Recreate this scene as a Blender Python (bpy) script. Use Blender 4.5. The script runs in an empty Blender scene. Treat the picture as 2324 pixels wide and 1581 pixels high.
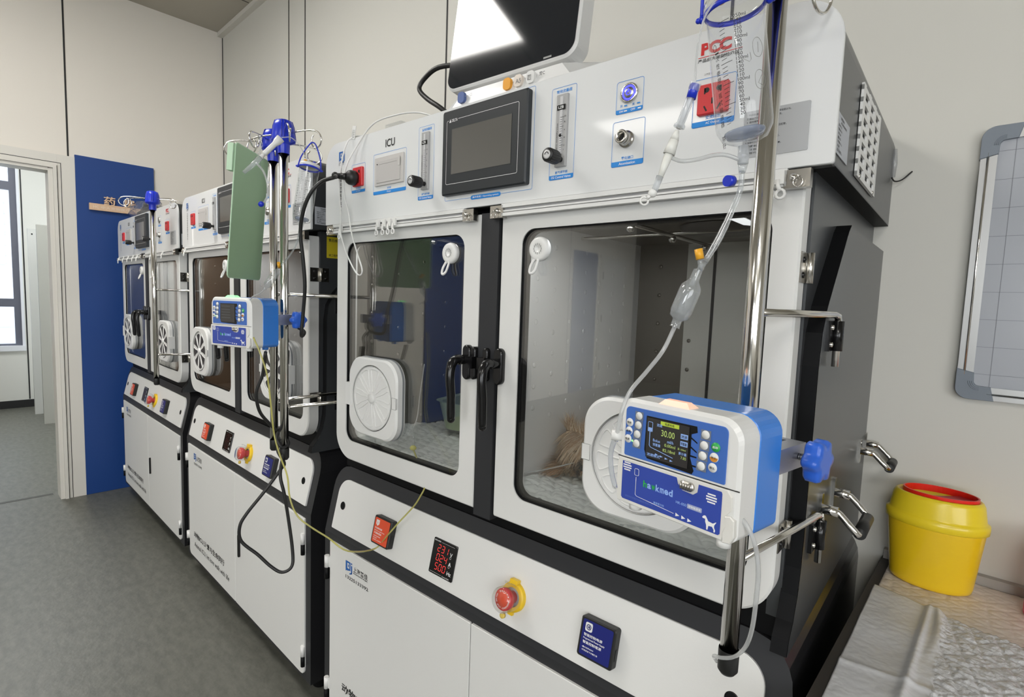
import bpy, math, random
from math import sin, cos, pi, sqrt, radians, atan2, hypot
from mathutils import Vector, Matrix
C = bpy.context.scene.collection
random.seed(7)
# ------------------------------------------------------------ camera, world, light
H = 1.38
F_PX, YAW, PITCH, ROLL = 1205.66, 0.750398, 0.0876714, 0.0352349
def cam_axes():
    f = Vector((-sin(YAW), cos(YAW), 0)); r = Vector((cos(YAW), sin(YAW), 0)); u = Vector((0, 0, 1))
    f2 = cos(PITCH)*f - sin(PITCH)*u; u2 = sin(PITCH)*f + cos(PITCH)*u
    return cos(ROLL)*r + sin(ROLL)*u2, -sin(ROLL)*r + cos(ROLL)*u2, f2
CR, CU, CF = cam_axes()
cd = bpy.data.cameras.new('camera'); cam = bpy.data.objects.new('camera', cd); C.objects.link(cam)
cd.sensor_width = 36; cd.sensor_fit = 'HORIZONTAL'; cd.lens = F_PX*36/2324; cd.clip_start = .02; cd.clip_end = 100
m = Matrix((CR, CU, -CF)).transposed().to_4x4(); m.translation = Vector((0, 0, H)); cam.matrix_world = m
S = bpy.context.scene; S.camera = cam
S.view_settings.view_transform = 'Standard'; S.view_settings.look = 'None'; S.view_settings.gamma = 1
S.view_settings.use_curve_mapping = False; S.view_settings.exposure = 0.16
S.cycles.max_bounces = 10; S.cycles.transparent_max_bounces = 24; S.cycles.caustics_reflective = False; S.cycles.caustics_refractive = False
S.cycles.sample_clamp_indirect = 6
W = bpy.data.worlds.new('world'); S.world = W; W.use_nodes = True
W.node_tree.nodes['Background'].inputs[0].default_value = (.90, .95, 1, 1); W.node_tree.nodes['Background'].inputs[1].default_value = 3.0
def area(name, loc, size, rot, power, col=(1, 1, 1)):
    l = bpy.data.lights.new(name, 'AREA'); l.shape = 'RECTANGLE'; l.size, l.size_y = size; l.energy = power; l.color = col
    o = bpy.data.objects.new(name, l); o.location = loc; o.rotation_euler = rot; C.objects.link(o); return o
X0, X1, Y0, Y1, ZC = -4.403, 3.2, -7.4, 1.482, 3.262
area('daylight_window_front', (1.7, Y0-.02, 1.75), (2.6, 1.7), (radians(90), 0, 0), 90, (.95, .98, 1))
area('daylight_window_right', (X1+.02, -3.0, 1.75), (4.4, 1.7), (radians(90), 0, radians(90)), 60, (1, .98, .95))

def at(px, py, D):                                   # point seen at a pixel, D metres (level distance) from the camera
    r = CR*((px-1162)/F_PX) - CU*((py-790.5)/F_PX) + CF
    return Vector((0, 0, H)) + r*(D/hypot(r.x, r.y))
def onp(px, py, p0, n):                              # the same on a plane
    r = CR*((px-1162)/F_PX) - CU*((py-790.5)/F_PX) + CF
    o = Vector((0, 0, H)); n = Vector(n); return o + r*((Vector(p0)-o).dot(n)/r.dot(n))

# ------------------------------------------------------------ materials
MATS = {}
def mat(name, col=(.8, .8, .8), rough=.5, metal=0, coat=0, emit=None, es=1, bump=None, var=None, spec=.5, alpha=1, trans=0, coat_rough=.05):
    if name in MATS: return MATS[name]
    m = bpy.data.materials.new(name); m.use_nodes = True; N = m.node_tree.nodes; L = m.node_tree.links
    b = N['Principled BSDF']
    b.inputs['Base Color'].default_value = (*col, 1); b.inputs['Roughness'].default_value = rough; b.inputs['Metallic'].default_value = metal
    b.inputs['Coat Weight'].default_value = coat; b.inputs['Coat Roughness'].default_value = coat_rough; b.inputs['Specular IOR Level'].default_value = spec
    b.inputs['Alpha'].default_value = alpha; b.inputs['Transmission Weight'].default_value = trans
    if emit: b.inputs['Emission Color'].default_value = (*emit, 1); b.inputs['Emission Strength'].default_value = es
    if bump or var:
        tc = N.new('ShaderNodeTexCoord')
    if bump:
        sc, st, di = bump; n = N.new('ShaderNodeTexNoise'); n.inputs['Scale'].default_value = sc; n.inputs['Detail'].default_value = 4
        L.new(tc.outputs['Object'], n.inputs['Vector']); bp = N.new('ShaderNodeBump'); bp.inputs['Strength'].default_value = st; bp.inputs['Distance'].default_value = di
        L.new(n.outputs['Fac'], bp.inputs['Height']); L.new(bp.outputs['Normal'], b.inputs['Normal'])
    if var:
        sc, c2, lo, hi, stretch = var; n = N.new('ShaderNodeTexNoise'); n.inputs['Scale'].default_value = sc; n.inputs['Detail'].default_value = 6; n.inputs['Roughness'].default_value = .6
        mp = N.new('ShaderNodeMapping'); mp.inputs['Scale'].default_value = stretch; L.new(tc.outputs['Object'], mp.inputs['Vector']); L.new(mp.outputs['Vector'], n.inputs['Vector'])
        r = N.new('ShaderNodeValToRGB'); r.color_ramp.elements[0].position = lo; r.color_ramp.elements[1].position = hi
        r.color_ramp.elements[0].color = (*c2, 1); r.color_ramp.elements[1].color = (*col, 1); L.new(n.outputs['Fac'], r.inputs['Fac']); L.new(r.outputs['Color'], b.inputs['Base Color'])
    MATS[name] = m; return m
def glass(name, tint=(.9, .9, .9), ior=1.5, milk=0, milk_col=(.9, .9, .9), rough=.02, gl=1.0):
    if name in MATS: return MATS[name]
    m = bpy.data.materials.new(name); m.use_nodes = True; N = m.node_tree.nodes; L = m.node_tree.links
    N.remove(N['Principled BSDF']); out = N['Material Output']
    t = N.new('ShaderNodeBsdfTransparent'); t.inputs[0].default_value = (*tint, 1); g = N.new('ShaderNodeBsdfGlossy'); g.inputs['Roughness'].default_value = rough
    g.inputs[0].default_value = (gl, gl, gl, 1)
    f = N.new('ShaderNodeFresnel'); gm = N.new('ShaderNodeNewGeometry'); mx = N.new('ShaderNodeMix'); mx.inputs[2].default_value = ior; mx.inputs[3].default_value = 1/ior
    L.new(gm.outputs['Backfacing'], mx.inputs[0]); L.new(mx.outputs[0], f.inputs[0])      # same reflectance from both sides of a thin wall
    base = t
    if milk:
        d = N.new('ShaderNodeBsdfDiffuse'); d.inputs[0].default_value = (*milk_col, 1); tl = N.new('ShaderNodeBsdfTranslucent'); tl.inputs[0].default_value = (*milk_col, 1)
        a = N.new('ShaderNodeMixShader'); a.inputs[0].default_value = .4; L.new(d.outputs[0], a.inputs[1]); L.new(tl.outputs[0], a.inputs[2])
        x = N.new('ShaderNodeMixShader'); x.inputs[0].default_value = milk; L.new(t.outputs[0], x.inputs[1]); L.new(a.outputs[0], x.inputs[2]); base = x
    x2 = N.new('ShaderNodeMixShader'); L.new(f.outputs[0], x2.inputs[0]); L.new(base.outputs[0], x2.inputs[1]); L.new(g.outputs[0], x2.inputs[2])
    L.new(x2.outputs[0], out.inputs[0]); MATS[name] = m; return m
WHITE = mat('white_powder_coat', (.73, .73, .712), .45, bump=(260, .12, .001))
PANEL = mat('white_acrylic', (.74, .75, .75), .4, coat=.4, coat_rough=.06, spec=.3)
BLACK = mat('black_powder_coat', (.005, .0053, .006), .55, spec=.15)
FRAME = mat('charcoal_coat', (.026, .027, .03), .48, spec=.4)
SIDE = mat('grey_satin_steel', (.066, .07, .074), .3, metal=.35, spec=.4)
LOWSIDE = mat('black_satin_side', (.022, .022, .024), .22, metal=.3)
STEEL = mat('brushed_steel', (.42, .41, .39), .28, metal=.9)
LINER = mat('steel_liner', (.20, .185, .16), .3, metal=.7); PARTN = mat('white_partition', (.80, .80, .79), .45)
LINERB = mat('brown_liner', (.30, .22, .165), .35, metal=.3)
CHROME = mat('chrome', (.74, .72, .68), .12, metal=1)
NICKEL = mat('nickel', (.55, .53, .49), .25, metal=1)
ALU = mat('aluminium', (.62, .62, .62), .3, metal=.8)
RUB = mat('black_rubber', (.012, .012, .012), .45)
GLOSSB = mat('gloss_black', (.006, .006, .0065), .2, spec=.4)
BLUEINK = mat('blue_ink', (.02, .25, .70), .5)
BLUEP = mat('blue_plastic', (.012, .035, .55), .28)
KNOBB = mat('sky_blue_plastic', (.03, .13, .62), .3)
PUMPB = mat('pump_blue', (.04, .22, .72), .25)
PLAB = mat('pump_label_blue', (.055, .15, .50), .4)
PLAB2 = mat('pump_door_blue', (.035, .07, .38), .4)
WPL = mat('white_plastic', (.78, .78, .765), .3)
CPL = mat('cream_plastic', (.74, .73, .69), .3)
HOOKW = mat('white_nylon', (.80, .80, .78), .4)
RED = mat('red_plastic', (.62, .03, .035), .35)
ORANGE = mat('orange_label', (.72, .085, .03), .45)
YEL = mat('yellow_plastic', (.85, .56, .02), .35)
INK = mat('black_ink', (.015, .015, .015), .6)
GREY = mat('grey_ink', (.28, .28, .27), .6)
WINK = mat('white_ink', (.85, .85, .85), .6)
REDINK = mat('red_ink', (.62, .02, .02), .5)
PINKW = None; GREEN = mat('green_plastic', (.03, .40, .08), .4)
BORD = mat('blue_board', (.008, .05, .225), .45, bump=(400, .05, .001))
PLAC = mat('placard_grey', (.42, .43, .44), .4)
NAVY = mat('navy_label', (.012, .018, .16), .35)
SCR = mat('dark_screen', (.012, .014, .018), .06, spec=.6)
SCR2 = mat('grey_screen', (.13, .125, .115), .12)
GLASS = glass('clear_pane', (.93, .93, .92), 1.85, gl=.95)
CLEAR = glass('clear_plastic', (.95, .96, .97), 1.4, milk=.04, rough=.03)
FROST = glass('frosted_plastic', (.9, .92, .94), 1.4, milk=.30, rough=.1, milk_col=(.9, .92, .95))
TUBE = glass('clear_tube', (.92, .93, .93), 1.45, milk=.42, rough=.05, milk_col=(.85, .86, .86))
TUBEC = glass('glassy_tube', (.9, .92, .93), 1.6, milk=.22, rough=.03, milk_col=(.85, .87, .88))
YTUBE = glass('yellow_tube', (.9, .88, .5), 1.45, milk=.55, rough=.05, milk_col=(.75, .72, .28))
BAG = glass('thin_plastic_bag', (.85, .86, .88), 1.5, milk=.12, rough=.05)

# ------------------------------------------------------------ geometry helper
def rr(x0, x1, z0, z1, r, n=6):
    if not isinstance(r, (list, tuple)): r = [r]*4       # bl, br, tr, tl
    P = []
    for (cx, cz, a0, k) in ((x0, z0, pi, 0), (x1, z0, 1.5*pi, 1), (x1, z1, 0, 2), (x0, z1, .5*pi, 3)):
        q = max(r[k], 1e-5); sx = cx + (q if cx == x0 else -q); sz = cz + (q if cz == z0 else -q)
        for i in range(n+1):
            a = a0 + pi/2*i/n; P.append((sx+q*cos(a), sz+q*sin(a)))
    return P
def circ(cx, cz, r, n=24, r2=None):
    return [(cx+r*cos(2*pi*i/n), cz+(r2 or r)*sin(2*pi*i/n)) for i in range(n)]
def smooth_path(P, k=6, closed=False):
    P = [Vector(p) for p in P]; n = len(P); out = []
    rng = range(n) if closed else range(n-1)
    for i in rng:
        a = P[(i-1) % n] if (closed or i) else P[0]*2-P[1]
        b = P[i]; c = P[(i+1) % n]; d = P[(i+2) % n] if (closed or i+2 < n) else P[-1]*2-P[-2]
        for j in range(k):
            t = j/k; out.append(.5*((2*b)+(c-a)*t+(2*a-5*b+4*c-d)*t*t+(3*b-a-3*c+d)*t**3))
    if not closed: out.append(P[-1])
    return out
TXT = {}
def text_geo(s, bold=0, sp=1.0):
    k = (s, bold, sp)
    if k not in TXT:
        cu = bpy.data.curves.new('t', 'FONT'); cu.body = s; cu.size = 1; cu.offset = bold; cu.resolution_u = 3 if max(map(ord, s)) < 256 else 2; cu.space_character = sp
        o = bpy.data.objects.new('t', cu); C.objects.link(o); dg = bpy.context.evaluated_depsgraph_get()
        me = bpy.data.meshes.new_from_object(o.evaluated_get(dg)); V = [(v.co.x, v.co.y) for v in me.vertices]; Fc = [tuple(p.vertices) for p in me.polygons]
        bpy.data.objects.remove(o); bpy.data.curves.remove(cu); bpy.data.meshes.remove(me)
        if not V: V = [(0, 0)]
        x0 = min(v[0] for v in V); x1 = max(v[0] for v in V); y0 = min(v[1] for v in V); y1 = max(v[1] for v in V)
        TXT[k] = ([(a-x0, b-y0) for a, b in V], Fc, x1-x0, y1-y0)
    return TXT[k]
class G:
    def __init__(s): s.v = []; s.f = []; s.mi = []; s.sm = []; s.mats = []; s.T = None
    def add(s, V, Fc, m, smooth=False):
        if m not in s.mats: s.mats.append(m)
        i = s.mats.index(m); b = len(s.v)
        for p in V: s.v.append(tuple(s.T @ Vector(p)) if s.T else tuple(p))
        for f in Fc: s.f.append(tuple(b+k for k in f)); s.mi.append(i); s.sm.append(smooth)
        return s
    def box(s, x0, x1, y0, y1, z0, z1, m):
        V = [(x, y, z) for z in (z0, z1) for y in (y0, y1) for x in (x0, x1)]
        return s.add(V, [(0, 2, 3, 1), (4, 5, 7, 6), (0, 1, 5, 4), (2, 6, 7, 3), (0, 4, 6, 2), (1, 3, 7, 5)], m)
    def loops(s, Ls, m, smooth=True, closed=True, cap=True, wrap=False):
        n = len(Ls[0]); V = [p for L in Ls for p in L]; Fc = []; R = len(Ls)
        for i in range(R if wrap else R-1):
            a = i*n; b = ((i+1) % R)*n
            for j in range(n if closed else n-1):
                k = (j+1) % n; Fc.append((a+j, a+k, b+k, b+j))
        s.add(V, Fc, m, smooth)
        if cap and not wrap:
            s.add(Ls[0], [tuple(range(n))[::-1]], m); s.add(Ls[-1], [tuple(range(n))], m)
        return s
    def prism(s, P, a0, a1, m, ax='y', c=0, smooth=False, mf=None):
        def q(p, a): return {'y': (p[0], a, p[1]), 'x': (a, p[0], p[1]), 'z': (p[0], p[1], a)}[ax]
        if c:
            n = len(P); cx = sum(p[0] for p in P)/n; cz = sum(p[1] for p in P)/n
            w = max(abs(p[0]-cx) for p in P); h = max(abs(p[1]-cz) for p in P)
            I = [(cx+(p[0]-cx)*(1-c/w), cz+(p[1]-cz)*(1-c/h)) for p in P]; d = c if a1 > a0 else -c
            Ls = [[q(p, a0) for p in I], [q(p, a0+d) for p in P], [q(p, a1) for p in P]]
        else: Ls = [[q(p, a0) for p in P], [q(p, a1) for p in P]]
        s.loops(Ls, m, smooth=smooth, cap=False); n = len(P)
        s.add(Ls[0], [tuple(range(n))], mf or m); s.add(Ls[-1], [tuple(range(n))[::-1]], m); return s
    def plate(s, x0, x1, z0, z1, y0, y1, r, m, c=.002, mf=None, n=6): return s.prism(rr(x0, x1, z0, z1, r, n), y0, y1, m, c=c, mf=mf)
    def ring(s, O, I, y0, y1, m, ch=0, smooth=False):
        n = len(O)
        A = [(p[0], y0, p[1]) for p in O]; B = [(p[0], y0, p[1]) for p in I]; D = [(p[0], y1, p[1]) for p in I]; E = [(p[0], y1, p[1]) for p in O]
        if ch:
            cx = sum(p[0] for p in O)/n; cz = sum(p[1] for p in O)/n; w = max(abs(p[0]-cx) for p in O); h = max(abs(p[1]-cz) for p in O)
            A0 = [(cx+(p[0]-cx)*(1-ch/w), y0, cz+(p[2]-cz)*(1-ch/h)) for p in A]; A1 = [(p[0], y0+ch, p[2]) for p in A]
            return s.loops([A1, A0, B, D, E], m, smooth=smooth, wrap=True)
        return s.loops([A, B, D, E], m, smooth=smooth, wrap=True)
    def frame_line(s, x0, x1, z0, z1, r, w, y, m, n=4):       # thin printed outline
        O = rr(x0, x1, z0, z1, r, n); I = rr(x0+w, x1-w, z0+w, z1-w, max(r-w, 1e-4), n); k = len(O)
        return s.add([(p[0], y, p[1]) for p in O]+[(p[0], y, p[1]) for p in I], [(i, (i+1) % k, k+(i+1) % k, k+i) for i in range(k)], m)
    def rect(s, x0, x1, z0, z1, y, m, r=0):
        P = rr(x0, x1, z0, z1, r or 1e-5, 3 if r else 1); return s.add([(p[0], y, p[1]) for p in P], [tuple(range(len(P)))], m)
    def tube(s, P, r, m, n=10, closed=False, k=0, cap=True, smooth=True):
        P = smooth_path(P, k, closed) if k else [Vector(p) for p in P]
        N = len(P); rad = r if isinstance(r, (list, tuple)) else None; Ls = []; up = None
        for i, p in enumerate(P):
            a = P[(i-1) % N] if (closed or i) else P[0]; b = P[(i+1) % N] if (closed or i < N-1) else P[-1]
            t = (b-a); t = t.normalized() if t.length > 1e-9 else Vector((0, 0, 1))
            if up is None: up = t.orthogonal().normalized()
            else: up = (up-t*up.dot(t)); up = up.normalized() if up.length > 1e-6 else t.orthogonal().normalized()
            w = t.cross(up); q = (rad[min(len(rad)-1, int(round(i*(len(rad)-1)/max(1, N-1))))] if rad else r)
            Ls.append([tuple(p+up*(q*cos(2*pi*j/n))+w*(q*sin(2*pi*j/n))) for j in range(n)])
        return s.loops(Ls, m, smooth=smooth, wrap=closed, cap=cap)
    def lathe(s, prof, m, o=(0, 0, 0), d=(0, 0, 1), n=28, cap=False, smooth=True, sx=1, sy=1):
        d = Vector(d).normalized(); u = Vector((1, 0, 0)) if abs(d.x) < .8 else Vector((0, 1, 0)); u = (u-d*u.dot(d)).normalized(); w = d.cross(u); o = Vector(o)
        Ls = [[tuple(o+d*h+u*(max(r, 1e-5)*sx*cos(2*pi*j/n))+w*(max(r, 1e-5)*sy*sin(2*pi*j/n))) for j in range(n)] for r, h in prof]
        return s.loops(Ls, m, smooth=smooth, cap=cap)
    def cyl(s, a, b, r, m, n=16, r2=None):
        a = Vector(a); b = Vector(b); L = (b-a).length; s.lathe([(r, 0), (r2 if r2 is not None else r, L)], m, a, b-a, n, cap=True); return s
    def ball(s, c, r, m, n=14, sc=(1, 1, 1)):
        Ls = [[(c[0]+sc[0]*r*sin(pi*i/n)*cos(2*pi*j/(2*n)), c[1]+sc[1]*r*sin(pi*i/n)*sin(2*pi*j/(2*n)), c[2]-sc[2]*r*cos(pi*i/n)) for j in range(2*n)] for i in range(n+1)]
        return s.loops(Ls, m, cap=False)
    def text(s, t, o, h, m, u=(1, 0, 0), w=(0, 0, 1), width=None, al='l', bold=.012, sp=1.0):   # h = height of the ink
        V, Fc, tw, th = text_geo(t, bold, sp); k = h/max(th, .3); kx = k if width is None else width/max(tw, 1e-6)
        u = Vector(u); w = Vector(w); o = Vector(o); off = {'l': 0, 'c': -tw*kx/2, 'r': -tw*kx}[al]
        return s.add([o+u*(a*kx+off)+w*(b*k) for a, b in V], Fc, m)
    def build(s, name, parent=None, recenter=True):
        if parent is None and recenter:
            xs = [p[0] for p in s.v]; ys = [p[1] for p in s.v]; c = Vector(((min(xs)+max(xs))/2, (min(ys)+max(ys))/2, min(p[2] for p in s.v)))
        else: c = Vector((0, 0, 0))
        me = bpy.data.meshes.new(name); me.from_pydata([tuple(Vector(p)-c) for p in s.v], [], s.f)
        for q in s.mats: me.materials.append(q)
        me.polygons.foreach_set('material_index', s.mi); me.polygons.foreach_set('use_smooth', s.sm); me.update()
        import bmesh
        b = bmesh.new(); b.from_mesh(me); bmesh.ops.remove_doubles(b, verts=b.verts, dist=1e-6); bmesh.ops.recalc_face_normals(b, faces=b.faces); b.to_mesh(me); b.free()
        o = bpy.data.objects.new(name, me); o.location = c; C.objects.link(o)
        if parent: o.parent = parent
        return o
def thing(name, label, cat, loc=(0, 0, 0), rz=0, group=None):
    o = bpy.data.objects.new(name, None); o.empty_display_size = .05; o.location = loc; o.rotation_euler = (0, 0, rz); C.objects.link(o)
    tag(o, label, cat, group); return o
def tag(o, label, cat, group=None):
    o['label'] = label; o['category'] = cat
    if group: o['group'] = group
    return o
def struct(g, name):
    o = g.build(name, recenter=False); o['kind'] = 'structure'; return o
KIDS = lambda o: [c for c in C.objects if c.parent == o]
def copy_tree(o, parent=None):
    c = o.copy(); C.objects.link(c); c.parent = parent
    for ch in KIDS(o): copy_tree(ch, c)
    return c
Z = Vector((0, 0, 1))
# ------------------------------------------------------------ the room
def wall_mat(name, col): return mat(name, col, .55, bump=(90, .03, .002))
WB = wall_mat('wall_grey_cream', (.66, .65, .60)); WL = wall_mat('wall_warm_cream', (.78, .74, .675)); TRIM = mat('trim_cream', (.70, .68, .63), .4)
SEAM = mat('seam_black', (.01, .01, .011), .5)
FLOOR = mat('vinyl_floor', (.148, .149, .127), .42, bump=(60, .3, .003), var=(16, (.100, .102, .086), .35, .65, (1, 2.2, 1)))
g = G(); g.box(X0-5, X1+.2, Y0-.2, Y1+.2, -.1, 0, FLOOR)
g.box(X0-.16, X0-.13, -2.2, .45, 0, .0015, mat('floor_joint', (.07, .07, .065), .6)); struct(g, 'floor')
CEIL = mat('ceiling_metal', (.44, .41, .35), .5)
g = G(); g.box(X0-.2, X1+.2, Y0-.2, Y1+.2, ZC, ZC+.1, CEIL)
for i in range(1, 12): g.box(X0+i*.6, X0+i*.6+.004, Y0, Y1-.04, ZC-.002, ZC, SEAM)
struct(g, 'ceiling')
g = G(); g.box(X0, X1, Y1-.035, Y1, ZC-.03, ZC, TRIM); struct(g, 'trim_1')
g = G(); g.box(X0-.2, X1+.2, Y1, Y1+.2, 0, ZC, WB); struct(g, 'wall_back')
g = G()
for x in (-3.30, -3.09, -1.816, -1.816+1.2): g.box(x-.004, x+.004, Y1-.002, Y1, .1, ZC-.03, SEAM)
g.box(X0, X0+.008, Y1-.003, Y1, .1, ZC-.03, SEAM); o = struct(g, 'trim_2')
# left wall with the doorway (opening y -0.85 .. 0.50, z 0 .. 2.10)
DY0, DY1, DZ = -.80, .475, 2.105
g = G(); g.box(X0-.12, X0, DY1, Y1, 0, ZC, WL); g.box(X0-.12, X0, DY0, DY1, DZ, ZC, WL); g.box(X0-.12, X0, Y0, DY0, 0, ZC, WL); struct(g, 'wall_left')
g = G(); g.box(X0, X0+.002, .568, .577, 2.19, ZC, SEAM); g.box(X0, X0+.002, -.64, -.631, 2.19, ZC, SEAM); struct(g, 'trim_3')
g = G()   # stepped door casing
g.box(X0, X0+.014, .5152, .6025, 0, 2.19, TRIM); g.box(X0, X0+.022, .495, .515, 0, 2.125, TRIM); g.box(X0-.121, X0+.010, DY1-.003, .4945, 0, 2.1, TRIM)
g.box(X0, X0+.0139, DY0-.0898, .515, 2.1252, 2.1899, TRIM); g.box(X0, X0+.0218, DY0-.02, .4948, 2.1045, 2.1249, TRIM); g.box(X0-.121, X0+.0098, DY0, DY1-.0035, 2.085, 2.1042, TRIM)
g.box(X0, X0+.014, DY0-.09, DY0-.01, 0, 2.125, TRIM); g.box(X0+.014, X0+.0155, .532, .535, 0, 2.14, SEAM); g.box(X0+.0225, X0+.023, .5125, .515, 0, 2.12, SEAM)
g.box(X0+.014, X0+.0155, DY0, .535, 2.137, 2.14, SEAM)
struct(g, 'trim_4')
# walls behind the camera, with window openings
def wall_with_hole(axis, c0, c1, a0, a1, h0, h1, z0, z1, m):
    g = G()
    def b(p, q, r_, t):
        if axis == 'y': g.box(p, q, c0, c1, r_, t, m)
        else: g.box(c0, c1, p, q, r_, t, m)
    b(a0, h0, 0, ZC); b(h1, a1, 0, ZC); b(h0, h1, 0, z0); b(h0, h1, z1, ZC); return g
struct(wall_with_hole('y', Y0-.15, Y0, X0-.2, X1+.2, .4, 3.0, .9, 2.6, mat('wall_brown', (.11, .095, .08), .5)), 'wall_front')
struct(wall_with_hole('x', X1, X1+.15, Y0, Y1, -5.2, -.8, .9, 2.6, WB), 'wall_right')
WF = mat('window_aluminium', (.10, .105, .115), .4)
g = G()
for x in (.4, 1.68, 2.95): g.box(x, x+.05, Y0-.02, Y0+.02, .9, 2.6, WF)
g.box(.4, 3.0, Y0-.02, Y0+.02, .9, .95, WF); g.box(.4, 3.0, Y0-.02, Y0+.02, 2.55, 2.6, WF); struct(g, 'window_1')
g = G()
for y in (-5.2, -3.75, -2.3, -.85): g.box(X1-.02, X1+.02, y, y+.05, .9, 2.6, WF)
g.box(X1-.02, X1+.02, -5.2, -.8, .9, .95, WF); g.box(X1-.02, X1+.02, -5.2, -.8, 2.55, 2.6, WF); struct(g, 'window_2')
# ceiling light troughs
LAMP = mat('lamp_diffuser', (.9, .9, .9), .5, emit=(1, .97, .92), es=18.0)
for x, y, lb in ((-2.55, -.15, 'square ended ceiling light panel nearest the doorway'), (1.1, -2.2, 'ceiling light panel right of the viewer'), (-2.4, -3.6, 'ceiling light panel behind the viewer on the left'), (1.1, -5.2, 'ceiling light panel by the front windows')):
    t = thing('ceiling_light', lb, 'light', (x, y, ZC-.012))
    g = G(); g.ring(rr(-.61, .61, -.31, .31, .004, 3), rr(-.597, .597, -.297, .297, .003, 3), 0, .012, WPL); o = g.build('housing', t); o.data.transform(Matrix.Rotation(-pi/2, 4, 'X') @ Matrix.Scale(-1, 4, (0, 1, 0))); g = G(); g.box(-.597, .597, -.297, .297, .003, .0115, LAMP); g.build('diffuser', t)

# adjoining room
XF = -8.05
WW = wall_mat('wall_pale', (.74, .745, .70))
g = G(); g.box(XF-.1, XF, .617, 2.4, 0, ZC, WW); g.box(XF-.1, XF, .02, .617, 0, .642, WW); g.box(XF-.1, XF, .02, .617, 2.9, ZC, WW); g.box(XF-.1, XF, -3, .02, 0, ZC, WW)
struct(g, 'wall_far')
g = G(); g.box(XF, XF+.003, .625, .637, .09, ZC, SEAM); g.box(XF, XF+.003, .885, .893, .09, ZC, SEAM); struct(g, 'trim_5')
g = G(); g.box(XF, X0-.12, 2.4, 2.5, 0, ZC, WW); struct(g, 'wall_far_back')
g = G(); g.box(XF, X0-.12, -3.1, -3, 0, ZC, WW); struct(g, 'wall_far_front')
g = G(); g.box(XF-.1, X0-.12, -3.1, 2.5, ZC, ZC+.1, WW); struct(g, 'ceiling_far')
g = G(); g.box(XF, XF+.012, -3, 2.4, 0, .085, SEAM); struct(g, 'baseboard_far')
REV = mat('window_reveal', (.82, .85, .9), .4)
g = G()
g.box(XF-.1, XF+.004, .592, .617, .642, 2.9, REV); g.box(XF-.1, XF+.03, .02, .617, .642, .70, REV)
WF3 = mat('window_grey_frame', (.13, .14, .18), .4)
g.box(XF-.07, XF-.02, .537, .592, .70, 2.9, WF3); g.box(XF-.07, XF-.02, .02, .537, 2.40, 2.49, WF3); g.box(XF-.07, XF-.02, .02, .537, 1.13, 1.22, WF3)
g.box(XF-.07, XF-.02, .02, .537, .70, .72, WF3); g.box(XF-.07, XF-.02, .02, .07, .72, 2.9, WF3)
struct(g, 'window_3')
# building across the street, seen through the far window
SHUT = mat('street_wall', (.62, .66, .72), .7); SH2 = mat('street_band', (.42, .46, .53), .7); SKG = mat('street_window', (.35, .42, .5), .2)
g = G(); g.box(-20.3, -20, -9, 6, -3, 14, SHUT)
for i in range(60): g.box(-20, -19.96, -9, 6, -2.9+i*.28, -2.83+i*.28, SH2)
for (a, b, c, d) in ((-4, -1.6, 1.6, 3.4), (-.6, 1.2, 1.9, 3.6), (-4, -2, 5.2, 7), (-1, .8, 5.4, 7.2), (-2.5, -.5, -1.5, .3), (.3, 2, -2, .2)): g.box(-20, -19.93, a, b, c, d, SKG)
for (a, b, c, d) in ((.2, .8, .6, 1.1), (-1.5, -.9, 4.2, 4.7), (1.3, 1.9, 4.4, 4.9)): g.box(-20, -19.7, a, b, c, d, mat('street_unit', (.75, .78, .82), .5))
o = g.build('apartment_building'); tag(o, 'pale slatted building seen outside the far window', 'building')
# two pale board panels standing in the next room
g = G(); g.box(-7.57, -7.53, .627, .90, 0, 1.962, mat('pale_board', (.62, .63, .60), .5)); g.box(-7.529, -7.5285, .655, .668, 1.90, 1.915, INK)
tag(g.build('door_panel'), 'pale door panel standing behind a nearer one in the next room, small dark sticker at its top', 'panel')
g = G(); g.box(-6.98, -6.94, .643, 1.25, 0, 1.962, mat('grey_board', (.36, .36, .32), .5))
tag(g.build('door_panel'), 'grey green door panel standing nearest the doorway in the next room', 'panel')

# blue board with the pharmacy sign
g = G(); g.box(X0+.001, X0+.018, .603, 1.026, .001, 2.206, BORD); tag(g.build('blue_board'), 'tall dark blue board on the end wall beside the doorway', 'board')
WOOD = mat('gold_sign', (.72, .50, .33), .4); WOODL = mat('pale_gold_print', (.80, .66, .55), .5)
sg = thing('pharmacy_sign', 'golden raised two character sign over a slim plate on the blue board', 'sign', (X0+.018, .79, 1.875))
g = G(); g.box(0.004, .022, -.125, .15, 0, .042, WOOD)
g.text('中大宠物医疗', (.0225, -.065, .012), .018, WOODL, u=(0, 1, 0), width=.155); g.text('HC', (.0225, -.105, .013), .017, WOODL, u=(0, 1, 0), width=.03); g.build('plate', sg)
for k, ch in enumerate('药房'):
    g = G(); y = -.048+k*.106; V, Fc, tw, th = text_geo(ch, .016)
    kx = .06/tw; kz = .055/th
    for dd in range(5): g.add([(.012+dd*.0025, y+a*kx, .040+b*kz) for a, b in V], Fc, WOOD)
    n = len(V); ed = {}
    for f in Fc:
        for i in range(len(f)):
            e = (f[i], f[(i+1) % len(f)]); kk = tuple(sorted(e)); ed[kk] = ed.get(kk, 0)+1
    for (a, b), c_ in ed.items():
        if c_ == 1: g.add([(.012, y+V[a][0]*kx, .04+V[a][1]*kz), (.012, y+V[b][0]*kx, .04+V[b][1]*kz), (.022, y+V[b][0]*kx, .04+V[b][1]*kz), (.022, y+V[a][0]*kx, .04+V[a][1]*kz)], [(0, 1, 2, 3)], WOOD)
    g.build('character', sg)

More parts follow.
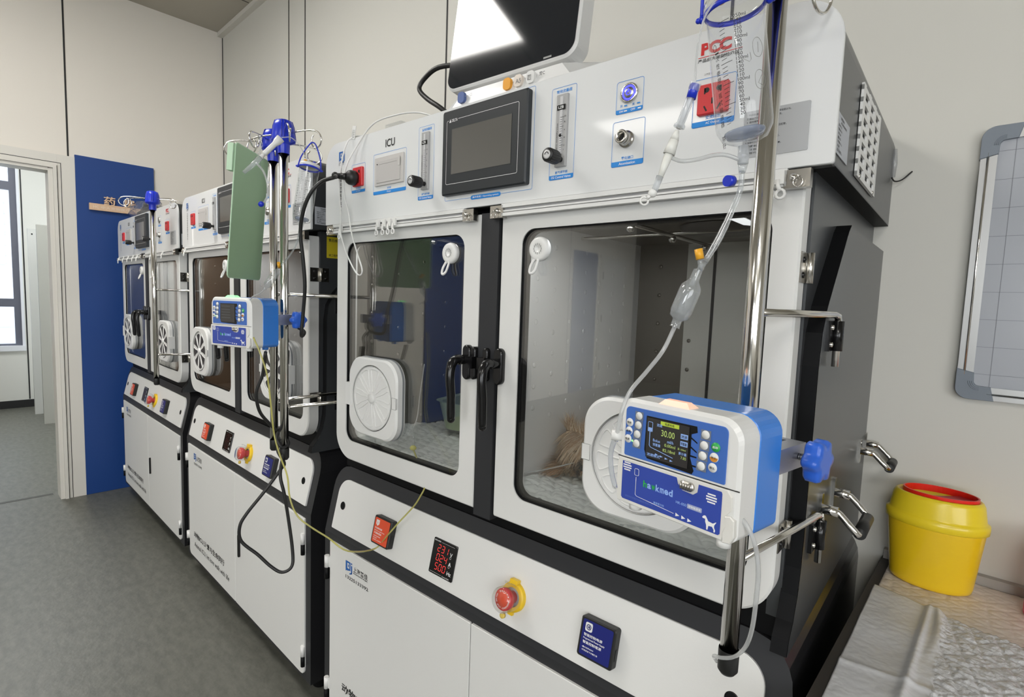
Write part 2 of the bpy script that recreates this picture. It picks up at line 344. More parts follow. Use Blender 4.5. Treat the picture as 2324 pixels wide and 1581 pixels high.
g = G(); g.box(X0+.001, X0+.018, -6.0, -5.28, .001, 2.2, BORD); tag(g.build('blue_board'), 'dark blue board far down the left wall, seen only as a reflection', 'board')
g = G(); g.box(X0, X0+.03, -6.95, -6.15, 0, 2.12, WPL); struct(g, 'door_1')
g = G()
for z in (.3, 1.1, 1.8): g.box(X0+.03, X0+.045, -6.17, -6.13, z, z+.12, NICKEL)
g.box(X0, X0+.04, -7.02, -6.95, 0, 2.19, TRIM); g.box(X0, X0+.04, -6.15, -6.08, 0, 2.19, TRIM); g.box(X0, X0+.04, -6.95, -6.15, 2.12, 2.19, TRIM); g.box(X0, X0+.002, -5.19, -5.18, .1, ZC, SEAM); struct(g, 'trim_6')
g = G(); g.box(X0+.001, X0+.018, -2.85, -2.27, .001, 2.206, BORD); tag(g.build('blue_board'), 'dark blue board on the left wall beyond the doorway, seen only as a reflection', 'board')
g = G(); WD = mat('added_wardrobe_brown', (.20, .11, .06), .45); g.box(XF+.02, XF+.55, -2.6, -.12, .001, 2.35, WD); g.box(XF+.55, XF+.552, -1.37, -1.36, .05, 2.3, SEAM); tag(g.build('wardrobe'), 'brown wardrobe added in the next room, seen only as a reflection in the farther cage windows', 'wardrobe')  # added out of view to give the farther cage windows a brown reflection
t = thing('ceiling_light', 'unseen ceiling light panel added to brighten the next room', 'light', (-6.2, .2, ZC-.012))  # out of view, added as fill light for the next room
g = G(); g.box(-.61, .61, -.31, .31, .006, .0115, WPL); g.build('housing', t); g = G(); g.box(-.59, .59, -.29, .29, .003, .0058, mat('fill_diffuser_far', (.9, .9, .9), .5, emit=(.95, .98, 1), es=24)); g.build('diffuser', t)
# ------------------------------------------------------------ the intensive care cage cabinet (built once, copied)
DX = Vector((1, 0, 0))
CA = radians(13.13); CUP = Vector((0, sin(CA), cos(CA))); CN = Vector((0, -cos(CA), sin(CA)))
def conM(s, t, off=0):                     # frame on the tilted console: x right, y into it, z up along it
    o = Vector((s, 0, .686)) + CUP*t + CN*off
    M = Matrix((DX, -CN, CUP)).transposed().to_4x4(); M.translation = o; return M
def port(name, parent, cx, cz, side, is_open):
    # rounded square hatch with a disc of wedge shaped petals; side = -1 hinge at left
    g = G(); w, h = .108, .106; y0 = -.014
    g.ring(rr(cx-w, cx+w, cz-h, cz+h, .055, 16), circ36(cx, cz, .0885), y0, .013, WPL if not is_open else WPL, ch=.005, smooth=False)
    g.ring(rr(cx-w-.0015, cx+w+.0015, cz-h-.0015, cz+h+.0015, .055, 16), rr(cx-w+.004, cx+w-.004, cz-h+.004, cz+h-.004, .052, 16), .004, .009, mat('gasket_grey', (.25, .26, .27), .5))
    g.box(cx-side*-w-.004 if False else cx+side*w-.012, cx+side*w+.012, y0-.002, .011, cz-.032, cz+.03, WPL)
    g.box(cx-side*w-.0, cx-side*(w-.018), y0-.0015, y0+.002, cz-.014, cz+.014, WPL); g.frame_line(min(cx-side*w, cx-side*(w-.018)), max(cx-side*w, cx-side*(w-.018)), cz-.015, cz+.015, .001, .0009, y0-.0018, GREY)
    o = g.build(name, parent)
    g = G(); g.lathe([(.0868, .004), (.0868, -.0005), (.0845, -.0015), (.083, .0005)], WPL, (cx, y0+.002, cz), (0, -1, 0), 48)
    dk = mat('wedge_shade', (.035, .035, .04), .4) if is_open else None  # dark fill painted in for the shade inside the open wedges
    g.prism(circ(cx, cz, .0835, 48), y0+.0022, y0+.010, WPL)
    g.tube([(p[0], y0+.0008, p[1]) for p in circ(cx, cz, .086, 48)], .0007, GREY, 5, closed=True)
    nw = 8 if is_open else 10
    for i in range(nw):
        a = 2*pi*i/nw+.15; P = []; q = 1.25 if is_open else 1.0
        for (r_, d) in ((.021, -.13), (.021, .13), (.050, .175), (.070, .225), (.0765, .19), (.078, 0), (.0765, -.19), (.070, -.225), (.050, -.175)):
            P.append((cx+r_*cos(a+d*q), cz+r_*sin(a+d*q)))
        if dk: g.prism(P[::-1], y0+.0006, y0+.003, dk)
        g.tube([(p[0], y0+.0018, p[1]) for p in P], .0016 if not dk else .0014, WPL, 6, closed=True, k=3)
    g.lathe([(.013, 0), (.013, .004), (.009, .006), (.001, .0065)], WPL, (cx, y0+.002, cz), (0, -1, 0), 24)
    d = g.build('iris_disc', o); return o
def circ36(cx, cz, r):                     # circle sampled so that it bridges cleanly with rr(n=8)
    P = []
    for k in range(4):
        for i in range(17): a = pi+pi/2*k+pi/2*(i)/17; P.append((cx+r*cos(a), cz+r*sin(a)))
    return P
def small_hook(parent, x, z=1.573, yaw=0):
    g = G(); y = -.0125
    g.box(x-.006, x+.006, y-.003, y+.002, z-.016, z+.002, HOOKW)
    g.tube([(x-.002, y-.003, z-.010), (x, y-.006, z-.020), (x+.003, y-.008, z-.026)], .003, HOOKW, 6)
    g.tube([(x+.004+.0058*cos(a*pi/5), y-.008, z-.031+.0062*sin(a*pi/5)) for a in range(10)], .0021, HOOKW, 6, closed=True)
    return g.build('rail_hook', parent)
def label_frame(g, x0, x1, z0, z1, cn, en, bar=.0085, y=-.0036, w=.0007):
    g.frame_line(x0, x1, z0, z1, .004, w, y, BLUEINK); g.add([(p[0], y, p[1]) for p in rr(x0, x1, z0, z0+bar, [.003, .003, 0, 0], 3)], [tuple(range(16))], BLUEINK)
    if cn: g.text(cn, ((x0+x1)/2, y, z0+bar+.002), .0052, BLUEINK, al='c', width=min(.8*(x1-x0), .0052*1.08*len(cn)))
    if en: g.text(en, ((x0+x1)/2, y-.0004, z0+bar*.27), bar*.5, WINK, al='c')
def logo(g, x, y, z, s, big=True):         # angular blue P with a stepped j
    B = mat('logo_blue', (.015, .12, .42), .5)
    def poly(P): g.add([(x+a*s, y, z+b*s) for a, b in P], [tuple(range(len(P)))], B)
    poly([(0, -.1), (.28, .05), (.28, 1), (0, 1)]); poly([(.28, .82), (.85, .82), (.85, 1), (.28, 1)]); poly([(.66, .1), (.85, .1), (.85, .82), (.66, .82)])
    poly([(.28, .26), (.66, .26), (.66, .1), (.28, -.02)]); poly([(.42, .42), (.56, .42), (.56, .68), (.42, .68)]); poly([(.95, -.1), (1.15, -.1), (1.15, .72), (.95, .72)]); poly([(.95, .84), (1.15, .84), (1.15, 1), (.95, 1)]); poly([(.7, -.28), (1.15, -.1), (1.15, -.0), (.7, -.12)])

def make_machine():
    root = thing('animal_care_cabinet', '', 'cage cabinet')
    # lower cabinet, folded front
    def xr(z): return (0, 1.28) if z < .80 else (.065*(1-sqrt(max(0, 1-((z-.80)/.07)**2))), 1.28-.065*(1-sqrt(max(0, 1-((z-.80)/.07)**2))))
    def yf(z): return 0 if z <= .67 else (z-.67)*.2333
    zs = [.085, .10, .655, .67, .80, .82, .835, .848, .858, .865, .87]
    g = G(); n = len(zs)
    V = []; 
    for z in zs:
        a, b = xr(z); V += [(a, yf(z), z), (b, yf(z), z), (b, .70, z), (a, .70, z)]
    F1 = []; F2 = []
    for i in range(n-1):
        q = 4*i; F1.append((q, q+1, q+5, q+4)); F2 += [(q+1, q+2, q+6, q+5), (q+2, q+3, q+7, q+6), (q+3, q, q+4, q+7)]
    g.add(V, F1, FRAME); g.add(V, F2+[(3, 2, 1, 0), (4*n-4, 4*n-3, 4*n-2, 4*n-1)], LOWSIDE); g.build('lower_cabinet', root)
    # recessed neck between console and cage, then the cage shell
    g = G(); g.box(.035, 1.245, .052, .70, .868, .905, BLACK)
    g.box(.035, .055, .045, .70, .905, 1.583, BLACK); g.box(1.23, 1.25, .045, .70, .905, 1.583, SIDE); g.box(.055, 1.23, .68, .70, .905, 1.583, BLACK)
    g.box(.055, 1.23, .045, .68, .905, .925, BLACK); g.box(.055, 1.23, .045, .68, 1.565, 1.583, BLACK); g.build('cage_shell', root)
    g = G(); a, b, c, d, e = .056, 1.229, .05, .679, .926
    g.add([(a, c, e), (b, c, e), (b, d, e), (a, d, e)], [(0, 1, 2, 3)], LINER); g.add([(a, c, 1.564), (b, c, 1.564), (b, d, 1.564), (a, d, 1.564)], [(3, 2, 1, 0)], LINER)
    g.add([(a, c, e), (a, d, e), (a, d, 1.564), (a, c, 1.564)], [(0, 1, 2, 3)], LINER); g.add([(b, c, e), (b, d, e), (b, d, 1.564), (b, c, 1.564)], [(3, 2, 1, 0)], LINER)
    g.add([(a, d, e), (b, d, e), (b, d, 1.564), (a, d, 1.564)], [(0, 1, 2, 3)], LINER)
    for i in range(6):           # embossed dimples on the back and left liner
        for j in range(7):
            z = .99+j*.085+(i % 2)*.04
            if z < 1.53:
                g.ball((a+.001, .12+i*.1, z), .006, LINER, 4, (.35, 1, 1))
                for q in (0, 1): g.ball((.12+i*.1+q*.6, d-.001, z), .006, LINER, 4, (1, .35, 1))
    for x in (.3, .9):           # ceiling rails with bulbs
        g.tube([(x, .10, 1.545), (x, .60, 1.545)], .005, NICKEL, 8)
        for y in (.15, .35, .55): g.ball((x, y, 1.537), .009, NICKEL, 6)
    g.tube([(.1, .35, 1.55), (1.18, .35, 1.55)], .004, NICKEL, 8)
    g.lathe([(.09, 0), (.085, -.012), (.02, -.014), (.0, -.014)], mat('grille_dark', (.05, .045, .04), .5), (1.0, .38, 1.562), (0, 0, 1), 28)
    g.box(.645, .6495, .055, .679, .926, 1.564, LINER); g.box(.6495, .651, .055, .679, .926, 1.564, PARTN)
    for i in range(8):
        for j in range(9):
            z = 1.10+j*.052+(i % 2)*.026
            if z < 1.54: g.ball((.651, .10+i*.07, z), .0065, PARTN, 6, (.16, 1, 1))
    o = g.build('steel_liner', root); o['label'] = 'dimpled stainless steel lining'
    g = G(); g.box(.622, .673, .004, .066, .90, 1.566, FRAME); g.build('centre_post', root)
    # upper housing: rounded profile pushed back
    g = G(); P = rr(0.003, 1.277, 1.582, 1.800, [.004, .004, .055, .055], 8)
    g.loops([[(p[0], y, p[1]) for p in P] for y in (.004, .69)], SIDE, smooth=False, cap=True); g.box(.003, 1.277, .03, .69, 1.5815, 1.5825, BLACK)
    hs = g.build('upper_housing', root)
    g = G(); g.box(1.2772, 1.2782, .012, .098, 1.598, 1.652, mat('data_sticker', (.48, .50, .54), .5))
    for i, t in enumerate(('宠物智能监护舱', '上海普佳宠物设备有限公司', '型号:PIICU-02', '电源:220V 50Hz', '功率:1350W', '重量:207KG', '生产日期:2023.12.6', '出厂编号:', '2023120600371.6')):
        g.text(t, (1.2786, .018 if i > 1 else .03, 1.645-i*.0054), .0036, INK, u=(0, 1, 0))
    g.build('data_sticker', hs)
    g = G(); x = 1.278; y0, y1, z0, z1 = .165, .365, 1.597, 1.737
    for i in range(8): g.box(x, x+.004, y0, y1, z0+i*.0187-.0002, z0+i*.0187+.0072, WPL)
    for i in range(4): yy = y0+i*(y1-y0-.020)/3; g.box(x, x+.0039, yy, yy+.020, z0, z1+.001, WPL)
    g.box(x-.003, x+.0008, y0+.004, y1-.004, z0+.004, z1-.002, BLACK)
    for yy in (y0+.025, y1-.025): g.ball((x+.004, yy, z0+.003), .004, NICKEL, 5, (.5, 1, 1))
    g.build('vent_grille', hs)
    g = G(); g.tube([(1.279, .63, 1.685), (1.281, .63, 1.715), (1.279, .63, 1.745)], .005, BAG, 8); g.tube(smooth_path([(1.279, .62, 1.682), (1.284, .632, 1.676), (1.296, .642, 1.680), (1.312, .652, 1.698)], 4), .0016, RUB, 6); g.build('cable_stub', hs)
    # ---- front panel with its print
    g = G(); g.prism(rr(0, 1.28, 1.580, 1.803, [.004, .004, .06, .06], 10), -.003, .004, PANEL, c=.0012); y = -.0036
    logo(g, .070, y, 1.752, .024); g.text('上海普佳', (.068, y, 1.743), .006, INK, width=.027); g.text('SHANGHAI PUJIA', (.068, y, 1.739), .0022, INK, width=.027)
    for i, ch in enumerate('全自动智能宠物医疗监护舱'): g.text(ch, (.080, y, 1.7245-i*.0103), .0088, INK, al='c')
    g.text('ICU', (.284, y, 1.7555), .0195, INK, width=.038, bold=.02)
    label_frame(g, .134, .197, 1.657, 1.732, '交流输出', 'AC Output', .0075); label_frame(g, .234, .369, 1.642, 1.744, '打印机', 'Printer', .0085)
    label_frame(g, .415, .470, 1.612, 1.780, '氧气调节阀', 'O2 Control Valves', .0085); label_frame(g, .804, .860, 1.612, 1.780, '氧气调节阀', 'O2 Control Valves', .0085)
    g.text('备用流量阀', (.443, y, 1.769), .0062, BLUEINK, al='c', width=.034); g.text('常用流量阀', (.832, y, 1.769), .0062, BLUEINK, al='c', width=.034)
    g.frame_line(.510, .764, 1.601, 1.797, .004, .0007, y, BLUEINK); g.add([(p[0], y-.0002, p[1]) for p in rr(.594, .681, 1.5965, 1.6055, .0042, 4)], [tuple(range(20))], BLUEINK)
    g.text('操作系统 / Operating system', (.6375, y-.0006, 1.5985), .005, WINK, al='c', width=.076)
    label_frame(g, .943, .994, 1.706, 1.760, None, None, .0075); g.text('ON', (.950, y-.0005, 1.7083), .0035, WINK); g.text('OFF', (.972, y-.0005, 1.7083), .0035, WINK); g.text('开', (.951, y, 1.7165), .0045, BLUEINK); g.text('关', (.974, y, 1.7165), .0045, BLUEINK)
    for xx, zz in ((.959, 1.7175), (.983, 1.7175), (.959, 1.7088), (.985, 1.7088)): g.rect(xx, xx+.006, zz, zz+.002, y-.0006, BLUEINK if zz > 1.71 else WINK)
    label_frame(g, .939, 1.000, 1.618, 1.694, '雾化接口', 'Atomization', .009)
    label_frame(g, 1.080, 1.145, 1.659, 1.731, '交流输出', 'AC Output', .0085)
    g.text('PCC', (1.088, y, 1.766), .018, REDINK, width=.046, bold=.05, sp=.9); g.rect(1.084, 1.150, 1.7628, 1.7638, y, REDINK); g.text('产品由大地财险承保', (1.084, y, 1.7555), .0058, INK, width=.062)
    g.text('上海普佳', (1.095, y, 1.7355), .003, GREY)
    g.prism(rr(1.160, 1.247, 1.602, 1.668, .002, 3), -.0042, -.003, PLAC)
    LN = ('1. 开机前请检查,氧气库记氧浓度设定21%。', '2. 湿度默认,参数做设2000不修改。', '3. 请勿堵塞排风口及进风口。', '4. 舱门请随手关闭(包括关机时)', '5. 雾化结束关机,不使用先关机后拔管。', '6. 禁止带电拆开。', '7. 消毒完等待五分钟。', '8. 过滤网每30天-60天清理一次。', '9. 制氧机水更换 15-30天(需加满)', '10. 输氧管请插到子嘴上,防止漏氧。', '11. 下水管接上盛水盘,勤倒水。', '12. 顶部不要堆放东西')
    for i, t in enumerate(LN): g.text(t, (1.164, -.0045, 1.6605-i*.0049), .0032, INK, bold=.006)
    fp = g.build('front_panel', root)
    # touch screen
    g = G(); g.prism(rr(.512, .756, 1.6105, 1.792, .004, 4), -.017, -.003, mat('screen_bezel', (.018, .022, .026), .4), c=.003)
    g.frame_line(.527, .735, 1.633, 1.770, .004, .0008, -.0173, WINK); g.rect(.533, .563, 1.767, 1.772, -.0174, mat('screen_bezel', (0, 0, 0)))
    g.text('DELTA', (.543, -.0176, 1.7655), .006, WINK, width=.018); g.add([(.535, -.0176, 1.765), (.5415, -.0176, 1.765), (.53825, -.0176, 1.7725)], [(0, 1, 2)], WINK)
    ts = g.build('touch_screen', root); g = G(); g.rect(.544, .717, 1.654, 1.750, -.0175, SCR2); o = g.build('display', ts)
    # flow meters
    for x in (.443, .8315):
        g = G(); g.prism(rr(x-.0125, x+.0125, 1.634, 1.765, .001, 2), -.009, -.003, mat('meter_body', (.42, .42, .42), .25), c=.001)
        yy = -.0096
        g.prism(rr(x-.003, x+.003, 1.648, 1.760, .001, 2), -.0105, -.009, mat('meter_tube', (.62, .62, .63), .12)); g.box(x-.009, x+.009, -.0108, -.0095, 1.736, 1.745, GLOSSB); g.text('LZB', (x, -.0112, 1.738), .005, WINK, al='c')
        for i in range(17): g.rect(x-.001, x+(.007 if i % 4 == 0 else .004), 1.655+i*.0042, 1.6556+i*.0042, -.0112, INK)
        g.text('O2 20℃ 101325Pa L/min', (x-.0065, yy-.0004, 1.655), .0028, INK, u=(0, 0, 1), w=(-1, 0, 0), width=.058)
        for t_, zz in (('10', 1.722), ('8', 1.712), ('6', 1.698), ('4', 1.684), ('2', 1.670), ('1', 1.662)): g.text(t_, (x+.0078, yy-.0004, zz), .003, INK)
        g.ball((x, -.0105, 1.690 if x > .6 else 1.648), .0028, GLOSSB, 6)
        fm = g.build('flow_meter', root)
        g = G(); g.lathe([(.005, 0), (.005, .012), (.0115, .013), (.0125, .016), (.0125, .040), (.011, .042), (.0, .042)], RUB, (x+.002, -.009, 1.6465), (0, -1, 0), 28)
        for i in range(20): a = 2*pi*i/20; g.box(x+.002+.0122*cos(a)-.0006, x+.002+.0122*cos(a)+.0006, -.048, -.027, 1.6465+.0122*sin(a)-.0006, 1.6465+.0122*sin(a)+.0006, RUB)
        g.lathe([(.008, .0422), (.008, .0428), (.005, .0428)], mat('knob_face', (.6, .6, .6), .3), (x+.002, -.009, 1.6465), (0, -1, 0), 24, cap=True)
        g.tube([(x+.002+.004*cos(a*.45), -.0522, 1.6465+.004*sin(a*.45)) for a in range(8)], .0006, INK, 5); g.build('knob', fm)
    # printer
    g = G(); g.prism(rr(.243, .361, 1.6625, 1.7335, .002, 3), -.007, -.003, mat('printer_grey', (.56, .54, .52), .45), c=.001); pc = mat('printer_face', (.52, .50, .485), .45)
    g.prism(rr(.252, .350, 1.6695, 1.7235, .002, 3), -.0085, -.007, pc, c=.0006); g.box(.264, .338, -.0088, -.0082, 1.7145, 1.7152, GREY); g.box(.343, .350, -.0095, -.007, 1.703, 1.7255, mat('printer_grey', (0, 0, 0))); g.ball((.257, -.0085, 1.716), .0018, INK, 4); g.frame_line(.254, .262, 1.671, 1.677, .0004, .0004, -.0087, GREY); g.build('printer', root)
    # sockets
    for (a, b, c_, d) in ((.146, .190, 1.672, 1.722), (1.089, 1.136, 1.675, 1.720)):
        g = G(); g.prism(rr(a, b, c_, d, .003, 4), -.010, -.003, RED, c=.0015); mx = (a+b)/2
        for (u, v, t_) in ((-.012, .012, 0), (.012, .012, 0), (-.010, -.014, .5), (.010, -.014, -.5), (0, -.004, 0)):
            g.add([(mx+u+p*cos(t_)-q*sin(t_), -.0103, (c_+d)/2+v+p*sin(t_)+q*cos(t_)) for p, q in ((-.0012, -.0045), (.0012, -.0045), (.0012, .0045), (-.0012, .0045))], [(0, 1, 2, 3)], INK)
        g.add([(p[0], -.0103, p[1]) for p in circ(mx-.009, (c_+d)/2+.013, .004, 10)], [tuple(range(10))], INK)
        g.add([(p[0], -.0103, p[1]) for p in circ(mx+.009, (c_+d)/2+.013, .004, 10)], [tuple(range(10))], INK); g.build('power_socket', root)
    # power button and gas port
    g = G(); g.lathe([(.0165, 0), (.0165, .003), (.0145, .0045), (.0125, .004), (.0125, .0025), (.0115, .0025)], CHROME, (.968, -.003, 1.738), (0, -1, 0), 32)
    g.lathe([(.0118, .0025), (.0118, .004), (.0095, .004), (.0095, .0025)], mat('button_ring_glow', (.05, .06, .9), .4, emit=(.06, .06, 1), es=2.2), (.968, -.003, 1.738), (0, -1, 0), 32)
    g.lathe([(.0095, .003), (.0085, .0045), (.0, .005)], STEEL, (.968, -.003, 1.738), (0, -1, 0), 24)
    g.tube([(.968+.0045*cos(a), -.0085, 1.738+.0045*sin(a)) for a in [pi*.65+i*pi*1.7/10 for i in range(11)]], .0007, mat('button_ring_glow', (0, 0, 0)), 5); g.box(.9673, .9687, -.0092, -.0080, 1.738, 1.744, mat('button_ring_glow', (0, 0, 0))); g.build('power_button', root)
    g = G(); g.lathe([(.014, 0), (.014, .004), (.0115, .004), (.0115, .007), (.010, .008), (.010, .016), (.0115, .017), (.0115, .021), (.010, .022), (.007, .022), (.0065, .008)], NICKEL, (.967, -.003, 1.662), (0, -1, 0), 28); g.lathe([(.0065, .010), (0, .010)], INK, (.967, -.003, 1.662), (0, -1, 0), 20); g.build('gas_port', root)
    CL = mat('cage_fill_strip', (.9, .9, .9), .5, emit=(.95, .98, 1), es=46)  # glow of the two hidden front strips, added to brighten pads and interior
    for (xa, xb, ya, yb) in ((.12, .54, .068, .084), (.72, 1.18, .068, .084)):
        g = G(); g.box(xa, xb, ya, yb, 1.556, 1.563, WPL); g.box(xa+.003, xb-.003, ya+.002, yb-.002, 1.5545, 1.5558, CL); g.build('cage_lamp_or_fill', root)
    g = G(); g.box(1.062, 1.094, .15, .36, 1.556, 1.563, WPL); g.box(1.065, 1.091, .153, .357, 1.5545, 1.5558, mat('cage_lamp_dim', (.9, .9, .9), .5, emit=(.95, .98, 1), es=1.0)); g.build('cage_lamp_or_fill', root)
    # ---- cage doors
    for k, (a, b, wa, wb) in enumerate(((.044, .618, .095, .567), (.677, 1.246, .733, 1.207))):
        g = G(); bl, br_ = (.07, .004) if k == 0 else (.004, .07)
        g.ring(rr(a, b, .911, 1.566, [bl, br_, .006, .006], 16), rr(wa, wb, .967, 1.527, .032, 16), .008, .042, WHITE, ch=.003)
        d = g.build('cage_door', root)
        g = G(); g.ring(rr(wa-.004, wb+.004, .963, 1.531, .034, 8), rr(wa+.005, wb-.005, .972, 1.522, .028, 8), .0205, .034, RUB)
        g.ring(rr(wa-.001, wb+.001, .966, 1.528, .032, 8), rr(wa+.002, wb-.002, .969, 1.525, .031, 8), .011, .022, BLACK); g.build('gasket', d)
        g = G(); g.prism(rr(wa-.003, wb+.003, .964, 1.530, .033, 8), .0140, .0185, GLASS); g.build('glass_pane', d)
        cx = .251 if k == 0 else 1.022; port('hatch', d, cx, 1.112, -1 if k == 0 else 1, False)
        # vent cap with a loop
        vx = .519 if k == 0 else .778
        g = G(); g.lathe([(.0235, -.002), (.0245, .004), (.0225, .009), (.019, .0105), (.004, .011), (.003, .008), (0, .008)], WPL, (vx, .014, 1.486), (0, -1, 0), 32)
        for i in range(12): a_ = 2*pi*i/12; g.box(vx+.009*cos(a_)-.0005, vx+.009*cos(a_)+.0005, .0025, .0033, 1.486+.009*sin(a_)-.002, 1.486+.009*sin(a_)+.002, GREY)
        g.tube([(vx-.008, .005, 1.466), (vx-.013, .0, 1.452), (vx-.012, -.004, 1.440), (vx-.006, -.005, 1.437), (vx-.001, -.002, 1.443), (vx-.0, .003, 1.455), (vx+.001, .006, 1.466)], .0028, WPL, 8, k=4); g.build('vent_cap', d)
        # lever handle
        hx = .5915 if k == 0 else .6865; s_ = -1
        g = G(); g.prism(rr(hx-.0125, hx+.0125, 1.203, 1.281, .0125, 16), -.004, .009, GLOSSB, c=.003, smooth=True)
        g.lathe([(.0105, 0), (.0105, .022), (.0115, .030), (.010, .034)], GLOSSB, (hx, .006, 1.249), (0, -1, 0), 20, cap=True)
        g.tube([(hx, -.018, 1.249), (hx+.001, -.032, 1.250), (hx+.003, -.044, 1.246), (hx+.005, -.052, 1.234), (hx+.006, -.055, 1.212), (hx+.007, -.052, 1.18), (hx+.006, -.050, 1.15), (hx+.005, -.048, 1.121)], [.0105, .0105, .0105, .0102, .0098, .0095, .0093, .009], GLOSSB, 14, k=4); g.ball((hx+.005, -.048, 1.121), .0092, GLOSSB, 8); g.build('door_handle', d)
        # latch keeper on the centre post
        lx = .6145 if k == 0 else .651
        g = G(); g.prism(rr(lx-.0085, lx+.0085, 1.206, 1.279, .0085, 14), -.006, .009, GLOSSB, c=.003, smooth=True); g.box(lx-.012, lx+.010, -.017, 0, 1.232, 1.258, GLOSSB); g.build('latch_keeper', root)
        # hinges
        hx = 1.246 if k == 1 else .044; s_ = 1 if k == 1 else -1
        for hz in (1.422, 1.020):
            g = G(); g.box(min(hx-s_*.0, hx+s_*.002), max(hx, hx+s_*.002), .012, .042, hz, hz+.044, NICKEL); g.cyl((hx+s_*.006, .046, hz), (hx+s_*.006, .046, hz+.044), .0055, NICKEL, 12); g.box(min(hx+s_*.003, hx+s_*.006), max(hx+s_*.003, hx+s_*.006), .046, .073, hz, hz+.044, NICKEL)
            for zz in (.011, .033):
                g.lathe([(.0045, 0), (.0045, .0015), (0, .003)], GLOSSB, (hx+s_*.002, .026, hz+zz), (s_, 0, 0), 12); g.lathe([(.0045, 0), (.0045, .0015), (0, .003)], GLOSSB, (hx+s_*.006, .062, hz+zz), (s_, 0, 0), 12)
            g.build('hinge', d)
    # rails and their end latches
    for (a, b) in ((.050, .580), (.690, 1.225)):
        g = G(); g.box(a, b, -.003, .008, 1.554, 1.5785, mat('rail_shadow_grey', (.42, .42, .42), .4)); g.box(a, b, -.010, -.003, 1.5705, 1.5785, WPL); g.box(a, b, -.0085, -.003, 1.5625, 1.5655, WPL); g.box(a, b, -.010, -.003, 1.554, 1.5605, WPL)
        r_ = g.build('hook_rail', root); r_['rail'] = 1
        for (x, s_) in ((a, -1), (b, 1)):
            g = G(); x0, x1_ = (x-.031, x+.004) if s_ < 0 else (x-.004, x+.030); g.box(x0, x1_, -.010, .004, 1.551, 1.576, NICKEL); mx = (x0+x1_)/2
            g.lathe([(.005, 0), (.005, .004), (0, .006)], CHROME, (mx+.004*s_*-1, -.010, 1.565), (0, -1, 0), 12)
            g.tube([(mx+.003*s_, -.013, 1.567), (mx+.003*s_, -.017, 1.566), (mx+.002*s_, -.014, 1.563)], .0012, CHROME, 6)
            g.tube([(mx+.003*s_+.0062*cos(i*pi/6), -.0155, 1.5575+.0065*sin(i*pi/6)) for i in range(12)], .0009, CHROME, 5, closed=True); g.build('end_latch', root)
    # ---- console face
    g = G(); O = [(p[0], .0035, p[1]) for p in rr(.038, 1.243, .002, .153, [.003, .003, .045, .045], 10)]; g.T = conM(0, 0)
    g.prism(rr(.038, 1.243, .003, .153, [.003, .003, .045, .045], 10), -.003, .003, WHITE, c=.001)
    cf = g.build('console_face', root)
    g = G(); g.T = conM(0, 0)
    for x in (.074, 1.198): g.add([(p[0], -.0034, p[1]) for p in circ(x, .076, .0105, 24)], [tuple(range(24))], BLACK); g.lathe([(.0105, 0), (.0115, .0008), (.0118, 0)], BLACK, (x, -.003, .076), (0, -1, 0), 24)
    g.build('screw_hole', cf)
    def powerbox(x, face, isblue):
        g = G(); g.T = conM(x, .066); g.prism(rr(-.0375, .0375, -.0365, .0365, .005, 4), -.021, -.003, RUB, c=.002); g.box(.0375, .0385, -.014, -.008, -.02, .0, RUB)
        g.T = conM(x, .066); g.prism(rr(-.032, .032, -.032, .032, .003, 4), -.0216, -.0205, face)
        y = -.0222
        if isblue:
            g.prism(rr(-.026, -.011, .012, .028, .003, 3), -.0222, -.0216, WPL); g.tube([(-.0185+.0045*cos(i*pi/8), y-.0004, .020+.0045*sin(i*pi/8)) for i in range(16)], .0008, NAVY, 5, closed=True); g.rect(-.021, -.016, .0192, .0208, y-.0005, NAVY); g.rect(-.0186, -.0165, .0175, .0225, y-.0005, NAVY)
            L_ = (('智能控制电源', .003, .0052, .04), ('Programmed Power Supply', -.0035, .0042, .046), ('智能控制電源', -.0105, .0052, .04), ('•最大功率400W', -.0185, .003, .025), ('•开机状态下才能使用', -.024, .003, .034))
        else:
            g.prism([(-.025, .027), (-.012, .027), (-.012, .016), (-.0185, .011), (-.025, .016)], -.0222, -.0216, WPL); g.add([(-.021, y-.0003, .025), (-.017, y-.0003, .02), (-.0185, y-.0003, .0195), (-.0165, y-.0003, .0145), (-.0205, y-.0003, .0195), (-.019, y-.0003, .02)], [tuple(range(6))], REDINK)
            L_ = (('不间断电源', .003, .0052, .032), ('UPS Uninterruptible Power', -.003, .0034, .044), ('不間斷電源', -.010, .0052, .032), ('•停电后可持续供电', -.0165, .003, .03), ('•最大功率', -.0215, .003, .016), ('•请勿接入大功率设备', -.0265, .003, .036))
        for t, z, h, w_ in L_: g.text(t, (-.027, y, z), h, WINK, width=w_)
        g.build('power_module', root)
    powerbox(.290, ORANGE, False); powerbox(.959, NAVY, True)
    g = G(); g.T = conM(.519, .069); g.prism(rr(-.041, .041, -.042, .042, .003, 4), -.007, -.003, GLOSSB, c=.001); y = -.0075; RL = mat('red_segments', (.6, .02, .02), .5, emit=(1, .06, .05), es=.9)
    seg = {'0': 'abcdef', '1': 'bc', '2': 'abged', '3': 'abgcd', '4': 'fgbc', '5': 'afgcd'}
